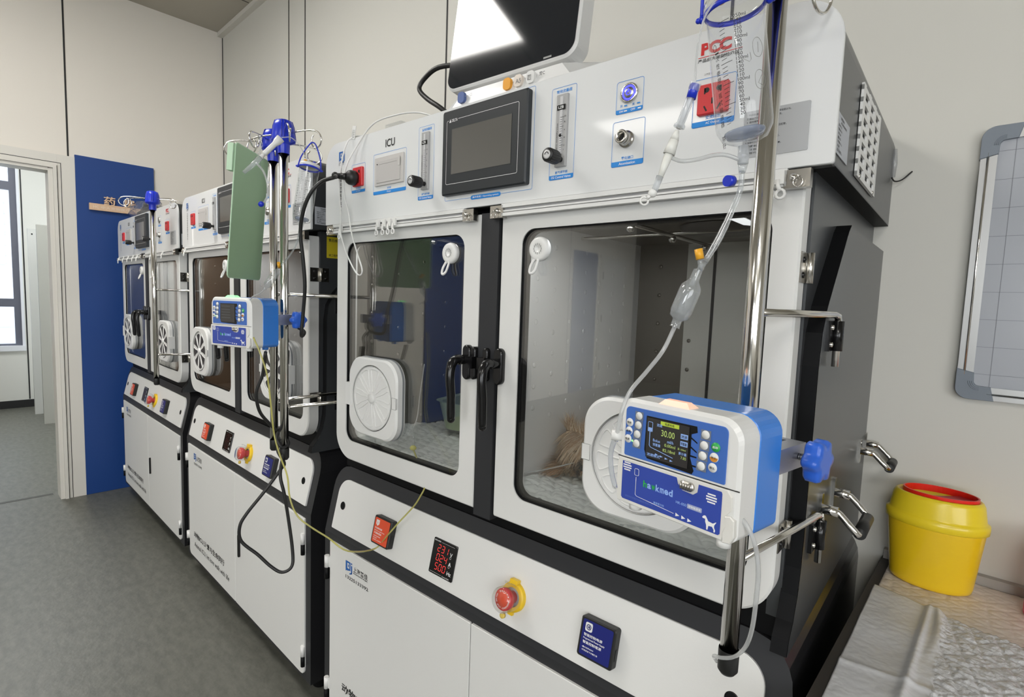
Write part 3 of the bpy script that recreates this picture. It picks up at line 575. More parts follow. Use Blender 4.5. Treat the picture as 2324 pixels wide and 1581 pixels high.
    def digit(ch, x, z, w_=.0085, h=.0155):
        sl = .0018; q = h/2; t = .0012
        S_ = {'a': (0, h, w_, h), 'g': (0, q, w_, q), 'd': (0, 0, w_, 0), 'f': (0, q, 0, h), 'b': (w_, q, w_, h), 'e': (0, 0, 0, q), 'c': (w_, 0, w_, q)}
        for c_ in seg[ch]:
            x0, z0, x1, z1 = S_[c_]; x0 += x+sl*z0/h; x1 += x+sl*z1/h; z0 += z; z1 += z
            if abs(z1-z0) < 1e-6: P = [(x0+.0008, z0-t/2), (x1-.0008, z0-t/2), (x1-.0008, z0+t/2), (x0+.0008, z0+t/2)]
            else: P = [(x0-t/2, z0+.0008), (x0+t/2, z0+.0008), (x1+t/2, z1-.0008), (x1-t/2, z1-.0008)]
            g.add([(p[0], y, p[1]) for p in P], [(0, 1, 2, 3)], RL)
    for row, (t, z, u_) in enumerate((('231', .014, 'V'), ('024', -.0075, 'A'), ('500', -.029, 'Hz'))):
        for i, ch in enumerate(t): digit(ch, -.022+i*.0135, z)
        g.text(u_, (.022, y, z-.001), .009, WINK)
        if row: g.rect(-.022+(26 if row == 2 else 12)*.001, -.022+(27.2 if row == 2 else 13.2)*.001, z, z+.0012, y, RL)
    g.text('DIGITAL METER', (-.037, y, .0355), .003, WINK, width=.022); g.rect(-.012, .034, .0365, .0369, y, WINK); g.rect(-.036, .005, -.0375, -.0371, y, WINK); g.text('Current CH/10', (.008, y, -.039), .0028, WINK, width=.024)
    for z in (.0105, -.0105): g.frame_line(.0225, .0275, z-.0025, z+.0025, .001, .0005, y, WINK)
    g.build('digital_meter', root)
    # emergency stop
    g = G(); g.T = conM(.745, .066); g.lathe([(.031, .003), (.031, .010), (.0295, .0125), (.020, .0125)], YEL, d=(0, -1, 0), n=36); g.prism([(-.006, -.0375), (.006, -.0375), (.007, -.028), (-.007, -.028)], -.010, -.003, YEL); g.box(-.010, .010, -.016, -.004, .027, .037, YEL); es = g.build('emergency_stop', root)
    g = G(); g.T = conM(.745, .066); g.lathe([(.013, .010), (.012, .022), (.018, .026), (.0225, .032), (.0225, .041), (.021, .0425), (0, .0425)], RED, d=(0, -1, 0), n=36); OR2 = mat('stop_label', (.72, .07, .02), .4); g.lathe([(.0195, .0427), (.0195, .0431), (0, .0431)], OR2, d=(0, -1, 0), n=36)
    for t, a0, a1, m_ in (('紧急停止开关', 2.3, .5, 1), ('EMERGENCY STOP SWITCH', 0.15, -3.6, 1)):
        for i, ch in enumerate(t):
            if ch == ' ': continue
            a = a0+(a1-a0)*(i+.5)/len(t); u = Vector((sin(a), 0, -cos(a))); w = Vector((cos(a), 0, sin(a)))
            g.text(ch, Vector((.0150*cos(a), -.0434, .0150*sin(a))), .0036 if ord(ch) > 255 else .003, WINK, u=u, w=w, al='c')
    g.build('stop_button', es); g = G(); g.T = conM(.745, .066); g.lathe([(.0268, .012), (.0262, .047), (.024, .050), (0, .0505)], CLEAR, d=(0, -1, 0), n=36); g.tube([(-.009, -.018, .026), (-.011, -.030, .033), (0, -.040, .034), (.011, -.030, .033), (.009, -.018, .026)], .0015, CLEAR, 6, k=3); g.lathe([(.006, .03), (.006, .036), (.002, .036)], mat('pale_yellow_tab', (.8, .6, .1), .4, alpha=.8), (0, 0, -.034), (0, -1, 0), 14, cap=True); g.build('clear_cover', es)
    # lower doors
    for k, (a, b) in enumerate(((.037, .6315), (.6345, 1.245))):
        g = G(); bl, br_ = (.025, .004) if k == 0 else (.004, .025)
        g.prism(rr(a, b, .103, .649, [bl, br_, .003, .003], 6), -.006, .002, WHITE, c=.0015)
        y = -.0066
        if k == 0:
            logo(g, .124, y, .590, .029); g.text('上海普佳', (.163, y, .5965), .0165, INK, width=.070); g.text('SHANGHAI PUJIA', (.163, y, .5905), .0045, INK, width=.070, bold=.03); g.text('13225133392', (.124, y, .566), .010, INK, width=.112)
            g.text('动物ICU,让爱与生命同行', (.108, y, .205), .030, INK, width=.40, bold=.02); g.text('Animal ICU, let love walk with life', (.113, y, .158), .026, INK, width=.45, bold=.004)
        d = g.build('cabinet_door', root)
        hx = a-.010 if k == 0 else b-.010+.004
        for z in (.562, .172):
            if k == 0: g = G(); g.cyl((hx-.004, -.007, z), (hx-.004, -.007, z+.036), .0075, WPL, 14); g.box(hx-.004, hx+.012, -.006, -.001, z+.002, z+.034, WPL)
            else: g = G(); g.cyl((hx, -.007, z-.0), (hx, -.007, z+.036), .0075, WPL, 14)
            h = g.build('hinge', d)
            g = G(); g.cyl((hx-(.004 if k == 0 else 0), -.007, z-.036), (hx-(.004 if k == 0 else 0), -.007, z-.0005), .0074, BLACK, 14); g.build('hinge_pin', root)
        if k == 1:
            g = G(); g.prism(rr(.678, .690, .315, .410, .005, 4), -.014, -.006, GLOSSB, c=.002); g.build('pull_handle', d)
    # side cover with grab handles and swing arm brackets
    g = G(); P = [(.235, 1.525), (.225, 1.528), (.205, 1.515), (.085, 1.390), (.062, 1.35), (.055, 1.30), (.055, 1.04), (.052, .99), (.044, .95), (.028, .915), (.010, .893), (.004, .872), (.672, .872), (.672, 1.525)]
    g.prism(P[::-1], 1.249, 1.275, SIDE, ax='x', mf=BLACK, c=0)
    g2 = G(); g2.loops([[(1.249, p[0], p[1]) for p in P], [(1.272, p[0], p[1]) for p in P]], BLACK, smooth=False, cap=False); n = len(P); g2.add([(1.2725, p[0]*.997+.001, p[1]) for p in P], [tuple(range(n))], SIDE); sc = g2.build('side_cover', root)
    for (v0, v1, z) in ((.555, .645, 1.078), (.155, .265, 1.058)):
        g = G(); d_ = .012
        g.tube(smooth_path([(1.279, v0, z), (1.297, v0, z), (1.306, v0, z-.006), (1.322, v0, z-.022), (1.330, v0+d_, z-.030), (1.330, v1-d_, z-.030), (1.322, v1, z-.022), (1.306, v1, z-.006), (1.297, v1, z), (1.279, v1, z)], 3), .0055, CHROME, 10)
        h = g.build('grab_handle', root)
        for v in (v0, v1):
            g = G(); g.box(1.2725, 1.277, v-.007, v+.007, z-.026, z+.026, CHROME); g.cyl((1.277, v, z), (1.300, v, z), .008, CHROME, 14); g.build('mounting_plate', h)
        g = G(); g.cyl((1.330, v0+.010, z-.030), (1.330, v1-.010, z-.030), .0095, RUB, 16); g.build('grip', h)
    for s_, xb in ((1, 1.2725), (-1, .035)):
        for z in (1.322, 1.005):
            g = G(); x0, x1_ = (xb, xb+.006) if s_ > 0 else (xb-.006, xb); g.box(x0, x1_, .085, .155, z, z+.046, GLOSSB); xc = xb+s_*.010; g.cyl((xc, .118, z), (xc, .118, z+.046), .0085, GLOSSB, 14)
            for v in (.098,): 
                for zz in (.010, .036): g.lathe([(.004, 0), (.004, .002), (0, .003)], CHROME, (xb+s_*.006, v, z+zz), (s_, 0, 0), 10)
            g.build('arm_bracket', root)
    # castors
    for x in (.08, 1.20):
        for v in (.07, .62):
            g = G(); g.lathe([(.012, -.011), (.036, -.011), (.038, -.006), (.038, .006), (.036, .011), (.012, .011)], GLOSSB, (x, v+.01, .038), (1, 0, 0), 24, cap=True); g.box(x-.016, x-.012, v-.008, v+.03, .035, .078, NICKEL); g.box(x+.012, x+.016, v-.008, v+.03, .035, .078, NICKEL); g.box(x-.025, x+.025, v-.02, v+.03, .078, .086, NICKEL); g.build('castor', root)
    return root
proto = make_machine()
M3r = proto; M2r = copy_tree(proto); M1r = copy_tree(proto)
GRP = 'cage cabinets in a row along the back wall'
for o, loc, rz, lab in ((M1r, (-1.469, .769, 0), .0432, 'nearest white and black animal cage cabinet, small monitor standing on top'), (M2r, (-2.874, .785, 0), 0, 'middle cage cabinet in the row, partly behind the green clipboard'), (M3r, (-4.240, .790, 0), 0, 'farthest cage cabinet in the row, beside the blue board')):
    o.location = loc; o.rotation_euler = (0, 0, rz); o['label'] = lab; o['group'] = GRP
def kid(root, name): return [c for c in KIDS(root) if c.name.split('.')[0] == name]
# hooks on the rails
for root, L_, R_ in ((M1r, (.097, .270, .296, .318, .338), (1.203, 1.217)), (M2r, (.075,), ()), (M3r, (.07, .19, .31, .43, .53), (.83, 1.05))):
    rails = sorted(kid(root, 'hook_rail'), key=lambda o: sum(v.co.x for v in o.data.vertices)/len(o.data.vertices))
    for x in L_: small_hook(rails[0], x)
    for x in R_: small_hook(rails[1], x)
# the farther cabinets have the hatch discs turned open and a brown reflection free liner
op = None
tmp = thing('tmp', '', 'x'); oo = port('hatch', tmp, .251, 1.112, -1, True); o2 = port('hatch', tmp, 1.022, 1.112, 1, True)
oa = KIDS(oo)[0].data; ob = KIDS(o2)[0].data
for q in (KIDS(oo)+KIDS(o2)+[oo, o2, tmp]): bpy.data.objects.remove(q)
for root in (M2r, M3r):
    for d in kid(root, 'cage_door'):
        for h in kid(d, 'hatch'):
            left = sum(v.co.x for v in h.data.vertices)/len(h.data.vertices) < .6
            KIDS(h)[0].data = oa if left else ob

g = G(); g.box(1.2502, 1.2512, .066, .20, 1.500, 1.568, mat('yellow_sticker', (.62, .50, .02), .5)); g.text('售后维保电话', (1.2514, .072, 1.552), .010, INK, u=(0, 1, 0)); g.text('请工程师联系', (1.2514, .072, 1.505), .008, INK, u=(0, 1, 0)); g.build('yellow_sticker', M2r)

DIMR = mat('red_segments_off', (.10, .006, .006), .5); DIMB = mat('button_ring_off', (.25, .26, .30), .3)
for nm in ('digital_meter', 'power_button'):
    md = None
    for root in (M2r, M3r):
        o = kid(root, nm)[0]
        if md is None:
            md = o.data.copy()
            for i, q in enumerate(md.materials):
                if q.name == 'red_segments': md.materials[i] = DIMR
                if q.name == 'button_ring_glow': md.materials[i] = DIMB
        o.data = md
# ------------------------------------------------------------ drip stands
def m1(x, y, z): c, s = cos(.0432), sin(.0432); return Vector((-1.469+c*x-s*y, .769+s*x+c*y, z))
def bez(P, k=5): return smooth_path(P, k)
def make_stand(px, py, hooks, ends, label, cup_side=1):
    t = thing('drip_stand', label, 'stand', (px, py, .912), 0, 'steel drip stands on swing arms')
    g = G(); g.tube([(0, 0, .02), (0, 0, .86)], .0112, CHROME, 24); g.build('pole', t)
    g = G(); g.lathe([(.0, .0), (.009, .001), (.0125, .006), (.0128, .030), (.0125, .034)], RUB, n=24); g.build('end_cap', t)
    g = G(); g.lathe([(.0150, .842), (.0158, .866), (.0165, .868), (.0295, .873), (.0308, .879), (.0262, .914), (.0215, .927), (.0110, .931), (0, .9315)], BLUEP, n=32)
    for a in (0, pi/2, pi, 1.5*pi):
        g.T = Matrix.Rotation(a+hooks[0]+.8, 4, 'Z'); gv = mat('blue_groove_shade', (.006, .018, .32), .3)  # groove shade painted as darker blue lines on the head
        for q in (-.0035, .0035): g.tube([(.0308, q, .880), (.0264, q, .913), (.0216, q, .9275)], .0009, gv, 5)
    g.T = None; g.build('head', t)
    for a in hooks:
        g = G(); g.T = Matrix.Rotation(a, 4, 'Z'); w = .894
        g.tube(bez([(.022, 0, w), (.06, 0, w+.002), (.100, 0, w), (.122, .002, w-.007), (.131, .004, w-.024), (.122, .006, w-.040), (.106, .007, w-.043), (.094, .008, w-.033), (.092, .009, w-.018), (.098, .010, w-.008)], 5), .0021, CHROME, 8); g.build('hook', t)
    for (e, z) in ends:
        g = G(); v = Vector((e[0]-px, e[1]-py, 0)); g.tube([v.normalized()*.010+Vector((0, 0, z-.912)), v*.93+Vector((0, 0, z-.912)), v*.985+Vector((0, 0, z-.914)), v+Vector((0, 0, z-.922)), v+Vector((0, 0, z-.992))], .0052, CHROME, 12); g.ball(tuple(v.normalized()*.0115+Vector((0, 0, z-.912))), .0065, CHROME, 8); g.build('swing_arm', t)
    return t
def m23(x0, y0, x, y): return (x0+x, y0+y)
b1r = m1(1.2825, .118, 0); b1l = m1(.025, .118, 0)
make_stand(-.228, .674, [radians(a) for a in (-84, 78, 20, 200)], [(b1r, 1.3775), (b1r, 1.062)], 'nearest steel drip stand, holding the infusion pump with the lit amber lamp')
make_stand(-1.465, .643, [radians(a) for a in (18, 200, -20, 165)], [(b1l, 1.3775), (b1l, 1.062)], 'steel drip stand behind the pump with the green lamp')
b2r = (-2.874+1.2825, .785+.118); b3r = (-4.240+1.2825, .79+.118)
make_stand(-1.575, .661, [radians(a) for a in (-50, 160, 230, 60)], [(b2r, 1.3775), (b2r, 1.062)], 'steel drip stand holding the green clipboard')
make_stand(-3.024, .700, [radians(a) for a in (30, 62, 225, 252)], [(b3r, 1.3775), (b3r, 1.062)], 'empty steel drip stand in front of the farthest cage cabinet')
# ------------------------------------------------------------ infusion pumps
def make_pump(loc, rz, label, lamp, lit):
    t = thing('infusion_pump', label, 'pump', loc, rz, 'animal infusion pumps on drip stands'); W_, H_ = .130, .1125
    def body(g, y0, y1, m, x0=-.139, x1=.015, z0=-.006, z1=.122, r=(.008, .010, .024, .016), c=.004): g.prism(rr(x0, x1, z0, z1, list(r), 8), y0, y1, m, c=c)
    g = G(); body(g, .001, .037, WPL); g.build('front_case', t)
    g = G(); body(g, .036, .083, PUMPB, x0=-.134, x1=.016, z1=.1225, c=.0008); g.prism(rr(-.095, -.045, .055, .095, .004), .082, .086, PUMPB); g.build('rear_case', t)
    # top lamp
    g = G(); g.T = Matrix.Translation((0, 0, .1215)); g.loops([[(-.088, .004, 0), (-.048, .004, 0), (-.046, .020, 0), (-.090, .020, 0)], [(-.082, .008, .006), (-.054, .008, .006), (-.054, .016, .006), (-.082, .016, .006)]], lamp, smooth=False); g.build('status_lamp', t)
    # control label
    g = G(); y = .0006; g.prism(rr(-W_, 0, .053, H_, [.002, .002, .006, .006], 5), y-.0006, .003, PLAB, c=.0003)
    cp = g.build('control_label', t)
    g = G(); g.add([(-.100, y-.0008, .106), (-.035, y-.0008, .1065), (-.034, y-.0008, .100), (-.041, y-.0008, .097), (-.041, y-.0008, .071), (-.036, y-.0008, .058), (-.038, y-.0008, .054), (-.097, y-.0008, .0565), (-.101, y-.0008, .066)][::-1], [tuple(range(9))], GLOSSB)
    for zz in (.096, .086, .076, .066):
        g.add([(-.042, y-.001, zz-.0035), (-.0335, y-.001, zz-.008 if zz > .08 else zz-.0035), (-.0335, y-.001, zz-.0065 if zz > .08 else zz-.002), (-.042, y-.001, zz-.0015)], [(0, 1, 2, 3)], GLOSSB)
    g.build('screen_bezel', t)
    g = G(); g.rect(-.0985, -.0435, .0585, .1045, y-.0014, mat('pump_lcd', (.035, .033, .032), .12))
    yy = y-.0018; LG = mat('lcd_green', (.3, .38, .12), .5, emit=(.45, .6, .15), es=.25); LB = mat('lcd_blue', (.2, .3, .55), .5, emit=(.25, .42, .8), es=.3)
    if lit:
        g.rect(-.080, -.056, .099, .1035, yy, mat('lcd_bar', (.25, .33, .03), .5, emit=(.45, .55, .05), es=.4)); g.text('电源充电', (-.068, yy-.0002, .0997), .003, INK, al='c')
        g.text('30.00', (-.0785, yy, .0868), .0072, LG, width=.0175); g.text('ml/h', (-.0700, yy, .0805), .0034, LB); g.text('Bolus', (-.089, yy, .0785), .0032, LB); g.text('0.00ml', (-.0735, yy, .0760), .0034, LG, width=.014); g.text('预置量', (-.089, yy, .0735), .0032, LB); g.text('82.18ml', (-.0755, yy, .0700), .0034, LG, width=.016)
        g.text('流速', (-.085, yy, .0965), .0036, LB)
        for z, s_ in ((.0895, '流速'), (.0815, '预置量')): g.rect(-.0535, -.0445, z, z+.0055, yy, LB); g.text(s_, (-.049, yy-.0003, z+.001), .0034, INK, al='c', width=.0075)
        g.text('总 104ml', (-.0565, yy, .0765), .0026, LG); g.text('累计量', (-.055, yy, .0715), .0032, LB); g.text('7.85', (-.052, yy, .0672), .003, LG); g.text('流速模式', (-.0965, yy, .0605), .0036, LB, width=.018)
        P = rr(-.0965, -.0905, .089, .100, .001, 3); g.tube([(p[0], yy, p[1]) for p in P], .0003, LB, 4, closed=True); g.rect(-.096, -.091, .0895, .0935, yy, LB); g.tube([(-.0937, yy, .089), (-.0937, yy, .073), (-.092, yy, .071), (-.062, yy, .0655)], .0004, LB, 4)
        for i in range(4): g.add([(-.085+i*.0065, yy, .0655-i*.0008), (-.081+i*.0065, yy, .0643-i*.0008), (-.085+i*.0065, yy, .0632-i*.0008)], [(0, 1, 2)], LB)
    else:
        for z in (.098, .090, .083, .076, .069): g.rect(-.094, -.060, z, z+.0012, yy, mat('lcd_dim', (.10, .105, .11), .5))
    g.build('display', t)
    WB_ = [(-.1105, .1035), (-.111, .0925), (-.112, .0815), (-.1125, .0705), (-.0245, .100), (-.0255, .0885), (-.0265, .0772), (-.0275, .0658)]
    for i, (x, z) in enumerate(WB_):
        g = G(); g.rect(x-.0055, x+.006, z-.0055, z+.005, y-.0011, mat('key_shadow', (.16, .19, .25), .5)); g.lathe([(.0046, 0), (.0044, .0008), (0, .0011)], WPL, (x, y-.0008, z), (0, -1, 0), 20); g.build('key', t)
    for i, (x, z, s_, m_) in enumerate(((-.1235, .0935, '快进', WPL), (-.1240, .0832, '静音', None), (-.1250, .0735, '电源', WPL), (-.0125, .0895, '启动', GREEN), (-.0135, .0785, '停止', 0), (-.0145, .0675, '确认', WPL))):
        g = G(); top = m_ or WPL; g.lathe([(.0050, 0), (.0048, .0006), (0, .0008)], top, (x, y-.0008, z), (0, -1, 0), 20)
        if not m_: g.add([(x+.0046*cos(a), y-.0018, z+.0046*sin(a)) for a in [pi+i*pi/10 for i in range(11)]], [tuple(range(11))], mat('key_orange', (.62, .25, .03), .5) if m_ == 0 else PLAB)
        g.text(s_, (x, y-.0021, z-.0014), .0028, WINK if m_ is GREEN else INK, al='c', width=.006); g.build('key', t)
    g = G(); g.ball((-.1185, y-.0006, .0722), .0013, mat('power_led', (.2, .8, .2), .4, emit=(.3, 1, .2), es=1.2), 6); g.build('power_led', t)
    # lower door
    g = G(); g.prism([(-.1365, -.0045), (-.1385, .010), (-.1385, .040), (-.1365, .0495), (.004, .0495), (.009, .043), (.010, .030), (.0035, .022), (.0055, .010), (.001, -.0045)], -.0012, .004, CPL, c=.001); g.box(-.139, .0155, .0005, .0015, .0497, .0507, INK)
    dr = g.build('pump_door', t)
    g = G(); yd = -.0015; P = [(-W_, .046), (-.055, .046), (-.053, .040), (-.047, .034), (-.034, .033), (-.029, .037), (-.028, .046), (-.002, .046), (-.001, .044), (-.001, .002), (-.003, .0), (-W_+.002, .0), (-W_, .002)]
    g.add([(p[0], yd, p[1]) for p in P][::-1], [tuple(range(len(P)))], PLAB2)
    yd -= .0003
    for cx, cz in ((-.1225, .0405), (-.0125, .0355)):
        for k in range(4):
            z = cz+.0042-k*.0028; w_ = sqrt(max(0, .0062**2-(z-cz)**2)); g.rect(cx-w_, cx+w_, z-.0008, z+.0008, yd, WINK)
    for i, (ch, m_) in enumerate(zip('hawkmed', (GREEN, LB, GREEN, LB, LB, LB, LB))): g.text(ch, (-.0985+i*.0058, yd, .0225), .0078 if ch in 'hkd' else .0058, m_, width=.0052, bold=.03)
    g.text('HK-050', (-.054, yd, .0175), .003, LB, width=.013); g.prism(rr(-.040, -.0225, .0165, .0215, .0008, 2), yd, -.0012, mat('pill_grey', (.35, .4, .6), .5)); g.text('宠物输液泵', (-.031, yd-.0003, .0178), .0027, WINK, al='c', width=.015)
    g.text('输液管方向', (-.083, yd, .0075), .0028, LB, width=.014); g.text('深圳市好克医疗仪器股份有限公司', (-.124, yd, .0035), .0026, mat('faint_ink', (.10, .16, .5), .5), width=.040)
    g.tube([(-.109, yd, .031), (-.109, yd, .010), (-.107, yd, .0085), (-.056, yd, .005)], .0003, WINK, 4); g.tube([(p[0], yd, p[1]) for p in rr(-.1115, -.1055, .033, .041, .0015, 3)], .0003, WINK, 4, closed=True)
    for i in range(3): g.add([(-.0535+i*.0075, yd, .0068-i*.0006), (-.0485+i*.0075, yd, .0047-i*.0006), (-.0535+i*.0075, yd, .0028-i*.0006)], [(0, 1, 2)], WINK)
    DOG = [(0, 5.0), (.9, 5.9), (1.7, 5.9), (2.2, 5.2), (3.0, 3.9), (5.2, 3.6), (6.6, 4.6), (6.8, 4.5), (5.9, 3.0), (5.9, 2.0), (6.5, .9), (6.3, 0), (5.7, 0), (5.7, 1.0), (4.9, 2.1), (3.2, 1.9), (2.9, 0), (2.3, 0), (2.1, 2.0), (1.6, 3.2), (1.5, 4.5), (.3, 4.5)]
    V = [(-.0215+a*.0024, yd, .0015+b*.0024) for a, b in DOG]; g.add(V, [tuple(range(len(V)))[::-1]], WINK)
    g.build('door_label', dr)
    g = G(); g.prism(rr(-.0495, -.0325, .0355, .0455, .005, 6), -.0055, .0, NICKEL, c=.0015)
    for i in range(5): g.cyl((-.047+i*.003, -.0055, .037), (-.047+i*.003, -.0055, .044), .0011, NICKEL, 8)
    g.build('door_catch', dr)
    g = G(); g.prism([(.003, .022), (.009, .0235), (.0135, .020), (.0140, .003), (.010, -.005), (.002, -.006), (.001, .004), (.0045, .012)], -.002, .012, CPL, c=.001); g.build('tube_clamp', t)
    for (x, yy_) in ((-.118, .012), (-.001, .008), (-.118, .065), (-.006, .060)):
        g = G(); g.cyl((x, yy_, -.013), (x, yy_, -.004), .0075, WPL if yy_ < .03 else PUMPB, 18); g.build('foot', t)
    # clamp and star knob
    g = G(); P = [(-.068, .083), (.014, .083), (.014, .150), (-.068, .150), (-.068, .141), (-.004, .141), (-.004, .1245), (-.060, .1245), (-.068, .118)]
    g.prism(P[::-1], .052, .080, mat('clamp_metal', (.42, .43, .47), .35, metal=.7), ax='z', c=0)
    c_ = g.build('clamp', t)
    g = G(); g.tube([(.012, .133, .066), (.027, .133, .066)], .0038, mat('screw_metal', (.3, .3, .3), .3, metal=1), 10)
    for i in range(5): g.lathe([(.0038, 0), (.0046, .0006), (.0038, .0012)], mat('screw_metal', (0, 0, 0)), (.015+i*.002, .133, .066), (1, 0, 0), 10)
    g.build('clamp_screw', t)
    g = G(); n = 60; prof = [(.5, 0), (.86, .001), (1, .004), (1, .015), (.92, .0185), (.6, .0195)]
    Ls = [[(.024+h, .133+R_*.0225*(1+.13*cos(6*a))*cos(a), .066+R_*.0225*(1+.13*cos(6*a))*sin(a)) for a in [2*pi*j/n for j in range(n)]] for R_, h in prof]
    g.loops(Ls, KNOBB, cap=True); g.build('star_knob', t)
    return t
AMB = mat('amber_lamp', (.90, .66, .56), .35, emit=(1, .34, .14), es=.45); GRL = mat('green_lamp', (.45, .9, .5), .35, emit=(.2, 1, .3), es=.55)
pump1 = make_pump((-.197, .535, 1.149), -.145, 'large infusion pump in the foreground, amber lamp glowing on top, screen lit', AMB, True)
pump2 = make_pump((-1.406, .522, 1.244), .30, 'infusion pump with a green lamp and dark screen in front of the middle cabinet', GRL, False)
# ------------------------------------------------------------ burette bottles
def make_burette(top, bot, face, label, s=1.0, col=BLUEP):
    top = Vector(top); bot = Vector(bot); ax = (top-bot).normalized(); Lh = (top-bot).length; R_ = .0255*s
    t = thing('drip_bottle', label, 'bottle', bot, 0, 'clear drip bottles hung on the stands')
    f = Vector(face)-bot; f = (f-ax*f.dot(ax)).normalized(); sd = ax.cross(f)                     # f faces the viewer, sd to its right
    M = Matrix((sd, f, ax)).transposed().to_4x4()
    g = G(); g.T = M
    g.lathe([(.004, -.012), (.006, -.010), (.007, -.002), (.011, .0), (.020, .004), (R_*.97, .013), (R_, .019), (R_, Lh)], CLEAR, n=40); g.build('bottle_wall', t)
    g = G(); g.T = M; g.lathe([(0, .0035), (.016, .006), (R_*.72, .010), (R_*.70, .0115), (0, .012)], mat('pale_liquid', (.30, .36, .50), .1, alpha=.55), n=32); g.build('liquid', t)
    g = G(); g.T = M; g.lathe([(R_+.0003, Lh), (R_+.0016, Lh+.0003), (R_+.0018, Lh+.0045), (R_+.0003, Lh+.005)], col, n=40)
    for a in (0, pi): g.ball(((R_+.004)*cos(a), 0, Lh+.002), .0034, col, 6); g.ball(((R_+.007)*cos(a), 0, Lh+.002), .0026, col, 6)
    rg = g.build('hanger_ring', t)
    g = G(); g.T = M; g.tube(bez([(-(R_+.004), 0, Lh+.003), (-(R_-.001), .0, Lh+.03), (-.009, 0, Lh+.062), (0, 0, Lh+.070), (.009, 0, Lh+.062), (R_-.001, 0, Lh+.03), (R_+.004, 0, Lh+.003)]), .0017, col, 6); g.build('bail', t)
    g = G(); g.T = M; g.lathe([(R_-.0005, Lh+.004), (R_+.001, Lh+.005), (R_+.001, Lh+.012), (R_-.002, Lh+.0135), (0, Lh+.0135)], WPL if s < 1.0 else CLEAR, n=36)
    g.cyl((-.012, 0, Lh+.012), (-.012, 0, Lh+.022), .0045, mat('amber_cap', (.85, .42, .03), .4), 14); g.cyl((.010, .004, Lh+.012), (.010, .004, Lh+.018), .006, CLEAR, 14); g.cyl((.010, .004, Lh+.0175), (.010, .004, Lh+.020), .004, BLUEP, 14); g.build('lid', t)
    # print wrapped round the wall
    g = G()
    def wrap(a, z): th = a/R_; return tuple(M @ Vector(((R_+.0003)*sin(th), (R_+.0003)*cos(th), z)))
    def wtext(s_, a, z, h, al='l', vert=False, width=None, slant=0):
        V, Fc, tw, th_ = text_geo(s_, .004, 1.0); k = h/max(th_, .3); kx = k if width is None else width/tw
        if vert: g.add([wrap(a+b*k, z-x*kx) for x, b in V], Fc, INK)
        else: g.add([wrap(a+x*kx-(tw*kx if al == 'r' else 0), z+b*k) for x, b in V], Fc, INK)
    z250 = Lh-.014; dz = (z250-.0215)/23
    for i in range(24):
        v = 250-10*i; z = z250-i*dz; big = v % 50 == 0
        wtext(f'{v}ml' if big else str(v), -.0028, z-.0014, .0031, width=None)
        x0 = -.0165 if big else -.0155; x1 = -.006 if big else -.0105
        g.add([wrap(x0, z-.001), wrap((x0+x1)/2, z-.0007), wrap(x1, z-.0004), wrap(x1, z+.0001), wrap((x0+x1)/2, z-.0002), wrap(x0, z-.0005)], [(0, 1, 2, 3, 4, 5)], INK)
    for i in (24, 25): z = z250-23.2*dz-(i-23)*.003; g.add([wrap(-.0155, z), wrap(-.0115, z+.0006), wrap(-.0115, z+.0010), wrap(-.0155, z+.0004)], [(0, 1, 2, 3)], INK)
    for i, ch in enumerate('一次性使用吊瓶式输液器 带针'):
        if ch != ' ': wtext(ch, -.0225, z250-.026-i*.0066, .0050, width=.0042)
    for cz, ch in ((z250-.030, '1'), (z250-.058, '2')):
        P = [wrap(.0165+.0052*cos(a)*(1+.08*cos(3*a)), cz+.0085*sin(a)) for a in [2*pi*i/22 for i in range(22)]]; g.tube(P, .00022, GREY, 4, closed=True)
        if ch == '1': g.tube([wrap(.0168, cz+.0045), wrap(.0166, cz-.0045)], .00022, GREY, 4)
        else: g.tube([wrap(.0185, cz+.004), wrap(.0145, cz-.003), wrap(.0185, cz-.005)], .00022, GREY, 4)
    g.tube([wrap(-.003, z250-.030), wrap(.002, z250-.038), wrap(.008, z250-.042), wrap(.0095, z250-.040), wrap(.009, z250-.034)], .00022, GREY, 4)
    P = [wrap(-.0225+.002*cos(a), z250-.020+.0032*sin(a)) for a in [2*pi*i/14 for i in range(14)]]; g.tube(P, .0002, INK, 4, closed=True)
    g.build('printed_scale', t)
    return t
make_burette(at(1668, 28, .560), at(1692, 325, .565), (0, 0, 1.5), 'large clear drip bottle in the foreground with a black scale up to 250ml')
make_burette(at(702, 384, 1.50), at(684, 505, 1.49), (0, -.2, 1.5), 'small clear drip bottle with white lid and blue bail beside the green clipboard', .94)
# ------------------------------------------------------------ lines, drip chambers, cords
D1 = .56
def line_thing(name, label, cat, P, r, m, k=5, n=10):
    g = G(); g.tube(smooth_path(P, k), r, m, n); return tag(g.build(name), label, cat)
inf = thing('infusion_line', 'clear infusion line running from the foreground drip bottle to the big pump', 'tube', at(1690, 330, D1))
def child(g, name, root):
    o = g.build(name, recenter=False); c = root.location
    o.data.transform(Matrix.Translation(-c)); o.parent = root; return o
a, b = at(1688, 332, D1), at(1686, 372, D1)
g = G(); g.cyl(a, b, .0052, FROST, 16, .0048); g.cyl(b, at(1684, 392, D1), .0046, TUBEC, 14, .003); child(g, 'bottle_connector', inf)
g = G(); g.tube(smooth_path([at(1684, 388, D1), at(1680, 430, D1), at(1660, 480, .555), at(1632, 540, .55), at(1600, 594, .545)], 5), [.0026, .0026, .0030, .0034, .0030], TUBEC, 12); child(g, 'upper_tube', inf)
g = G(); c0 = at(1668, 410, D1); g.cyl(c0, c0+(at(1656, 412, D1)-c0)*1.0, .0048, FROST, 16); g.cyl(at(1662, 411, D1), at(1655, 413, D1)+Vector((.0, -.006, 0)), .0052, BLUEP, 18); child(g, 'blue_port', inf)
